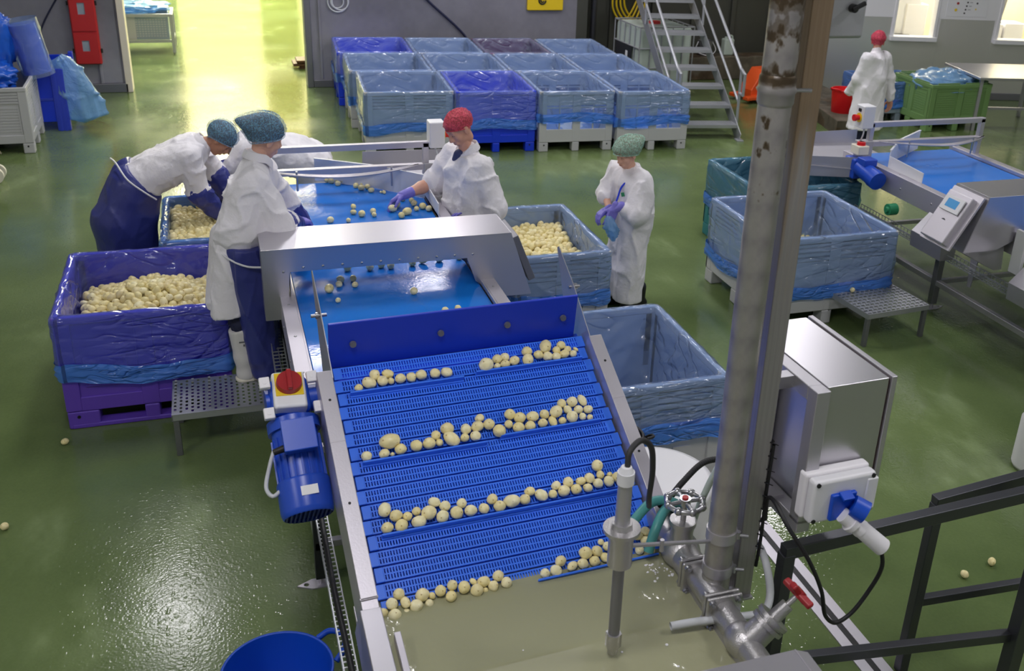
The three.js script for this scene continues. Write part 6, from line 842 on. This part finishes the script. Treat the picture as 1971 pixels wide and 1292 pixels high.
{ // man in the red net reaching over the belt
  const P = person('man in red hairnet and white coat reaching over the belt with a violet glove', [1.86, 0, -7.64]);
  const j = rel(P, { hip: [1.88, 0.95, -7.62], waist: [1.87, 1.1, -7.62], chest: [1.84, 1.33, -7.62], shR: [1.78, 1.4, -7.82], shL: [1.9, 1.39, -7.44], neck: [1.83, 1.5, -7.62], elR: [1.64, 1.17, -7.84], wrR: [1.36, 1.11, -7.72], elL: [2.0, 1.08, -7.34], wrL: [1.86, 1.035, -7.42], head: [1.775, 1.65, -7.62], knR: [1.86, 0.5, -7.74], anR: [1.87, 0.08, -7.74], knL: [1.88, 0.5, -7.5], anL: [1.89, 0.08, -7.5] });
  j.hq = toward([-0.78, -0.5, 0.32], [-0.4, 1, 0]); j.hs = 1.06;
  body(P, j, { man: true, skin: std(0xd6a08a, 0.5) }); hairnet(P.t, j.head, j.hq, j.hs, M.netRed, { size: [0.09, 0.096, 0.115], hair: std(0xb07060, 0.7), low: 0.0 });
  const A = P.at;
  obj('coat', [meshField([cap(A([1.88, 1.0, -7.5]), A([1.87, 1.32, -7.47]), 0.155, 0.13), cap(A([1.86, 1.0, -7.74]), A([1.82, 1.32, -7.77]), 0.15, 0.13), cap(A([1.87, 0.95, -7.62]), A([1.84, 1.34, -7.62]), 0.165, 0.14), cap(j.shR, j.shL, 0.088), cap(A([1.85, 1.37, -7.62]), add(j.neck, [0.03, -0.015, 0]), 0.12, 0.07), cap(A([1.76, 1.05, -7.6]), A([1.76, 1.3, -7.62]), 0.12, 0.11), cap(j.shR, j.elR, 0.1, 0.098), cap(j.elR, mid(j.elR, j.wrR, 0.15), 0.098, 0.09), { ...cap(j.shL, j.elL, 0.102, 0.106), k: 0.016 }, { ...cap(j.elL, mid(j.elL, j.wrL, 0.3), 0.1, 0.08), k: 0.02 }, cap(A([1.87, 0.98, -7.52]), A([1.9, 0.45, -7.48]), 0.16, 0.18), cap(A([1.86, 0.98, -7.74]), A([1.88, 0.45, -7.78]), 0.16, 0.18)], 0.0115, 0.045, { amp: 0.015, fold: folds(7, 5.5, 7, 23), cuts: [[0, 0.47, 0, 0, -1, 0]] })], M.coat, P.t);
  const nk = j.neck;
  collar(P, add(nk, [0.01, -0.005, 0]), [-0.25, 1, 0], [-0.95, 0, 0.2], 0.084, 0.04, 0.55);
  obj('shirt', [meshField([cap(add(nk, [-0.05, -0.06, 0.01]), add(nk, [-0.115, -0.19, 0.005]), 0.055, 0.03)], 0.009, 0.02)], M.shirt, P.t);
  const bt = []; for (let i = 0; i < 3; i++) bt.push(ball(0.007, A([1.685 - i * 0.002, 1.33 - i * 0.07, -7.6]), [0.5, 1, 1], 8)); obj('button', bt, M.dull, P.t);
  obj('forearm', [meshField([cap(mid(j.elR, j.wrR, 0.05), mid(j.elR, j.wrR, 0.5), 0.058, 0.05), cap(mid(j.elR, j.wrR, 0.5), j.wrR, 0.05, 0.034)], 0.01, 0.02)], std(0xd6a08a, 0.5), P.t);
  obj('glove', [handGeo(add(j.wrR, [-0.025, -0.005, 0.005]), handTurn([-0.85, -0.4, 0.2], [0.15, -0.8, 0.5]), 1.12, 0.42, -1), meshField([cap(mid(j.elR, j.wrR, 0.82), add(j.wrR, [-0.03, -0.006, 0.006]), 0.043, 0.037)], 0.008, 0.02)], M.glove, P.t);
  obj('glove', [handGeo(add(j.wrL, [-0.02, 0.0, -0.01]), handTurn([-0.9, -0.1, -0.25], [-0.1, -0.95, 0.1]), 1.08, 0.25, 1), meshField([cap(mid(j.elL, j.wrL, 0.8), add(j.wrL, [-0.02, 0, -0.01]), 0.042, 0.036)], 0.008, 0.02)], M.glove, P.t);
  obj('trousers', [meshField([cap(A([1.87, 0.7, -7.5]), A([1.89, 0.08, -7.5]), 0.09, 0.07), cap(A([1.86, 0.7, -7.74]), A([1.87, 0.08, -7.74]), 0.09, 0.07)], 0.014, 0.02)], M.navy, P.t);
  for (const z of [-7.5, -7.74]) obj('boot', [meshField([cap(A([1.89, 0.2, z]), A([1.89, 0.08, z]), 0.075, 0.06), cap(A([1.89, 0.055, z]), A([1.74, 0.045, z]), 0.055, 0.045)], 0.012, 0.02, { cuts: [[0, 0.003, 0, 0, -1, 0]] })], M.boot, P.t);
}
{ // woman in the green net with folded arms
  const P = person('woman in pale green hairnet and long white gown standing with crossed violet gloves', [3.26, 0, -7.6]);
  const j = rel(P, { hip: [3.28, 0.82, -7.6], waist: [3.27, 0.95, -7.6], chest: [3.24, 1.13, -7.6], shR: [3.17, 1.2, -7.74], shL: [3.29, 1.19, -7.46], neck: [3.23, 1.27, -7.6], elR: [3.07, 1.02, -7.72], wrR: [3.03, 0.96, -7.52], elL: [3.22, 0.95, -7.36], wrL: [3.05, 0.99, -7.43], head: [3.185, 1.395, -7.58], knR: [3.26, 0.45, -7.68], anR: [3.27, 0.07, -7.68], knL: [3.28, 0.45, -7.52], anL: [3.33, 0.09, -7.5] });
  j.hq = toward([-0.86, -0.3, 0.38], [-0.1, 1, 0]); j.hs = 0.94;
  body(P, j); hairnet(P.t, j.head, j.hq, 0.96, M.netGreen, { size: [0.108, 0.112, 0.142], bun: true, bunSize: 0.42, hair: std(0x8d7d66, 0.7), low: -0.004 });
  const A = P.at;
  obj('gown', [meshField([cap(A([3.28, 0.9, -7.5]), A([3.26, 1.12, -7.48]), 0.12, 0.1), cap(A([3.25, 0.9, -7.7]), A([3.2, 1.12, -7.7]), 0.12, 0.1), cap(A([3.27, 0.9, -7.6]), A([3.23, 1.14, -7.6]), 0.14, 0.12), cap(j.shR, j.shL, 0.085), cap(A([3.24, 1.16, -7.6]), add(j.neck, [0.02, -0.02, 0]), 0.1, 0.06), cap(j.shR, j.elR, 0.085, 0.078), cap(j.elR, mid(j.elR, j.wrR, 0.3), 0.078, 0.066), { ...cap(j.shL, j.elL, 0.1, 0.11), k: 0.018 }, { ...cap(j.elL, mid(j.elL, j.wrL, 0.45), 0.1, 0.068), k: 0.018 }, cap(A([3.3, 1.12, -7.48]), A([3.31, 0.8, -7.5]), 0.11, 0.12), cap(A([3.27, 0.9, -7.5]), A([3.26, 0.1, -7.5]), 0.135, 0.125), cap(A([3.26, 0.9, -7.7]), A([3.24, 0.1, -7.68]), 0.135, 0.125), cap(A([3.3, 0.85, -7.58]), A([3.3, 0.12, -7.57]), 0.13, 0.11)], 0.0115, 0.045, { amp: 0.017, fold: folds(7, 3.2, 7, 29), cuts: [[0, 0.1, 0, 0, -1, 0]] })], M.coat, P.t);
  const nk = j.neck;
  collar(P, add(nk, [0.01, -0.01, 0]), [-0.2, 1, 0], [-0.9, 0, 0.4], 0.074, 0.03, 0.6);
  obj('neck_skin', [meshField([cap(add(nk, [-0.04, -0.05, 0.02]), add(nk, [-0.085, -0.1, 0.035]), 0.04, 0.025)], 0.009, 0.02)], M.skin, P.t);
  obj('lanyard', [tube([add(nk, [0.0, -0.04, 0.09]), add(nk, [-0.1, -0.14, 0.09]), add(nk, [-0.13, -0.22, 0.1]), add(nk, [-0.16, -0.28, 0.12])], 0.008, 30, 6)], M.blueP, P.t); obj('badge', [box(0.03, 0.035, 0.006, add(nk, [-0.1, -0.19, 0.13]), [0, -0.8, 0.3], 0.002)], M.greenP, P.t);
  obj('glove', [handGeo(add(j.wrL, [-0.01, -0.005, 0.01]), handTurn([-0.35, -0.92, 0.15], [0.1, 0, -0.9]), 1.05, 0.3, 1), meshField([cap(add(j.wrL, [0.05, 0.01, 0.02]), add(j.wrL, [-0.01, -0.02, 0.01]), 0.04, 0.034)], 0.008, 0.02)], M.glove, P.t);
  obj('glove', [handGeo(add(j.wrR, [-0.02, -0.01, 0.02]), handTurn([-0.9, -0.42, 0.3], [0.1, -0.9, 0]), 1.02, 0.6, -1)], M.glove, P.t);
  for (const [x, z, y] of [[3.27, -7.68, 0], [3.35, -7.48, 0.02]]) obj('shoe', [meshField([cap(A([x, 0.2 + y, z]), A([x, 0.09 + y, z]), 0.06, 0.055), cap(A([x + 0.03, 0.05 + y, z]), A([x - 0.14, 0.042 + y * 0.2, z + 0.02]), 0.05, 0.042)], 0.01, 0.02, { cuts: [[0, 0.003, 0, 0, -1, 0]] })], M.black, P.t);
}
{ const t = tag(obj('plastic_bag', [grid(32, 24, (u, v) => { const th = u * 2 * PI, r = 0.055 * Math.sin(lerp(0.25, 2.9, v)) * (1 + 0.4 * ridge(Math.cos(th) * 2, v * 3, Math.sin(th) * 2)); return [2.99 + r * Math.cos(th) + 0.05 * v, lerp(0.93, 0.7, v), -7.4 + r * Math.sin(th)]; }, true)], M.bagPale), 'clear plastic bag hanging from the gloved hand of the woman in green net', 'bag'); }
{ // man seen from behind at the right wall
  const P = person('man in red hairnet and white coat seen from behind near the steel wall', [8.6, 0, -11.9]);
  const j = rel(P, { hip: [8.6, 0.86, -11.9], waist: [8.6, 1.0, -11.9], chest: [8.6, 1.22, -11.92], shR: [8.8, 1.29, -11.98], shL: [8.42, 1.3, -11.84], neck: [8.61, 1.39, -11.93], elR: [8.93, 1.02, -11.98], wrR: [8.99, 0.72, -11.96], elL: [8.36, 1.02, -11.9], wrL: [8.4, 0.8, -12.1], head: [8.64, 1.51, -11.97], knR: [8.66, 0.45, -11.92], anR: [8.67, 0.07, -11.92], knL: [8.5, 0.45, -11.86], anL: [8.5, 0.07, -11.86] });
  j.hq = toward([0.62, -0.12, -0.78]); j.hs = 1.0; const skin = std(0xc58f78, 0.5);
  body(P, j, { man: true, skin, hands: [handGeo(add(j.wrR, [0.0, -0.02, 0]), handTurn([0.05, -1, 0.05], [-0.8, 0, 0.2]), 1.1, 0.4, -1)] });
  hairnet(P.t, j.head, j.hq, 1.0, M.netRed, { size: [0.096, 0.104, 0.116], hair: std(0x7a2a2a, 0.7), low: -0.012 });
  const A = P.at;
  obj('beard', [place(meshField([ell([0, -0.09, 0.045], [0.048, 0.035, 0.042])], 0.01, 0.01), j.head, j.hq, 1)], M.hair, P.t);
  obj('coat', [meshField([cap(A([8.7, 0.9, -11.94]), A([8.72, 1.24, -11.95]), 0.145, 0.125), cap(A([8.5, 0.9, -11.86]), A([8.48, 1.24, -11.87]), 0.145, 0.125), cap(j.shR, j.shL, 0.09), cap(A([8.6, 1.28, -11.91]), j.neck, 0.12, 0.07), cap(j.shR, j.elR, 0.088, 0.078), cap(j.elR, mid(j.elR, j.wrR, 0.95), 0.078, 0.062), cap(j.shL, j.elL, 0.088, 0.08), cap(j.elL, j.wrL, 0.08, 0.062), cap(A([8.6, 1.05, -11.82]), A([8.6, 1.26, -11.86]), 0.13, 0.1), cap(A([8.7, 0.9, -11.94]), A([8.72, 0.36, -11.95]), 0.15, 0.17), cap(A([8.5, 0.9, -11.86]), A([8.46, 0.36, -11.85]), 0.15, 0.17), cap(A([8.6, 0.9, -11.9]), A([8.6, 0.36, -11.85]), 0.17, 0.18)], 0.013, 0.05, { amp: 0.015, fold: folds(6, 3, 6, 37), cuts: [[0, 0.34, 0, 0, -1, 0]] })], M.coat, P.t);
  obj('trousers', [meshField([cap(A([8.66, 0.6, -11.92]), A([8.67, 0.08, -11.92]), 0.09, 0.07), cap(A([8.5, 0.6, -11.86]), A([8.5, 0.08, -11.86]), 0.09, 0.07)], 0.014, 0.02)], M.navy, P.t);
  for (const [x, z] of [[8.67, -11.92], [8.5, -11.86]]) obj('shoe', [meshField([cap(A([x, 0.14, z]), A([x, 0.07, z]), 0.06, 0.055), cap(A([x - 0.02, 0.05, z + 0.02]), A([x + 0.1, 0.042, z - 0.13]), 0.05, 0.042)], 0.011, 0.02, { cuts: [[0, 0.003, 0, 0, -1, 0]] })], M.black, P.t);
}
renderer.render(scene, camera);
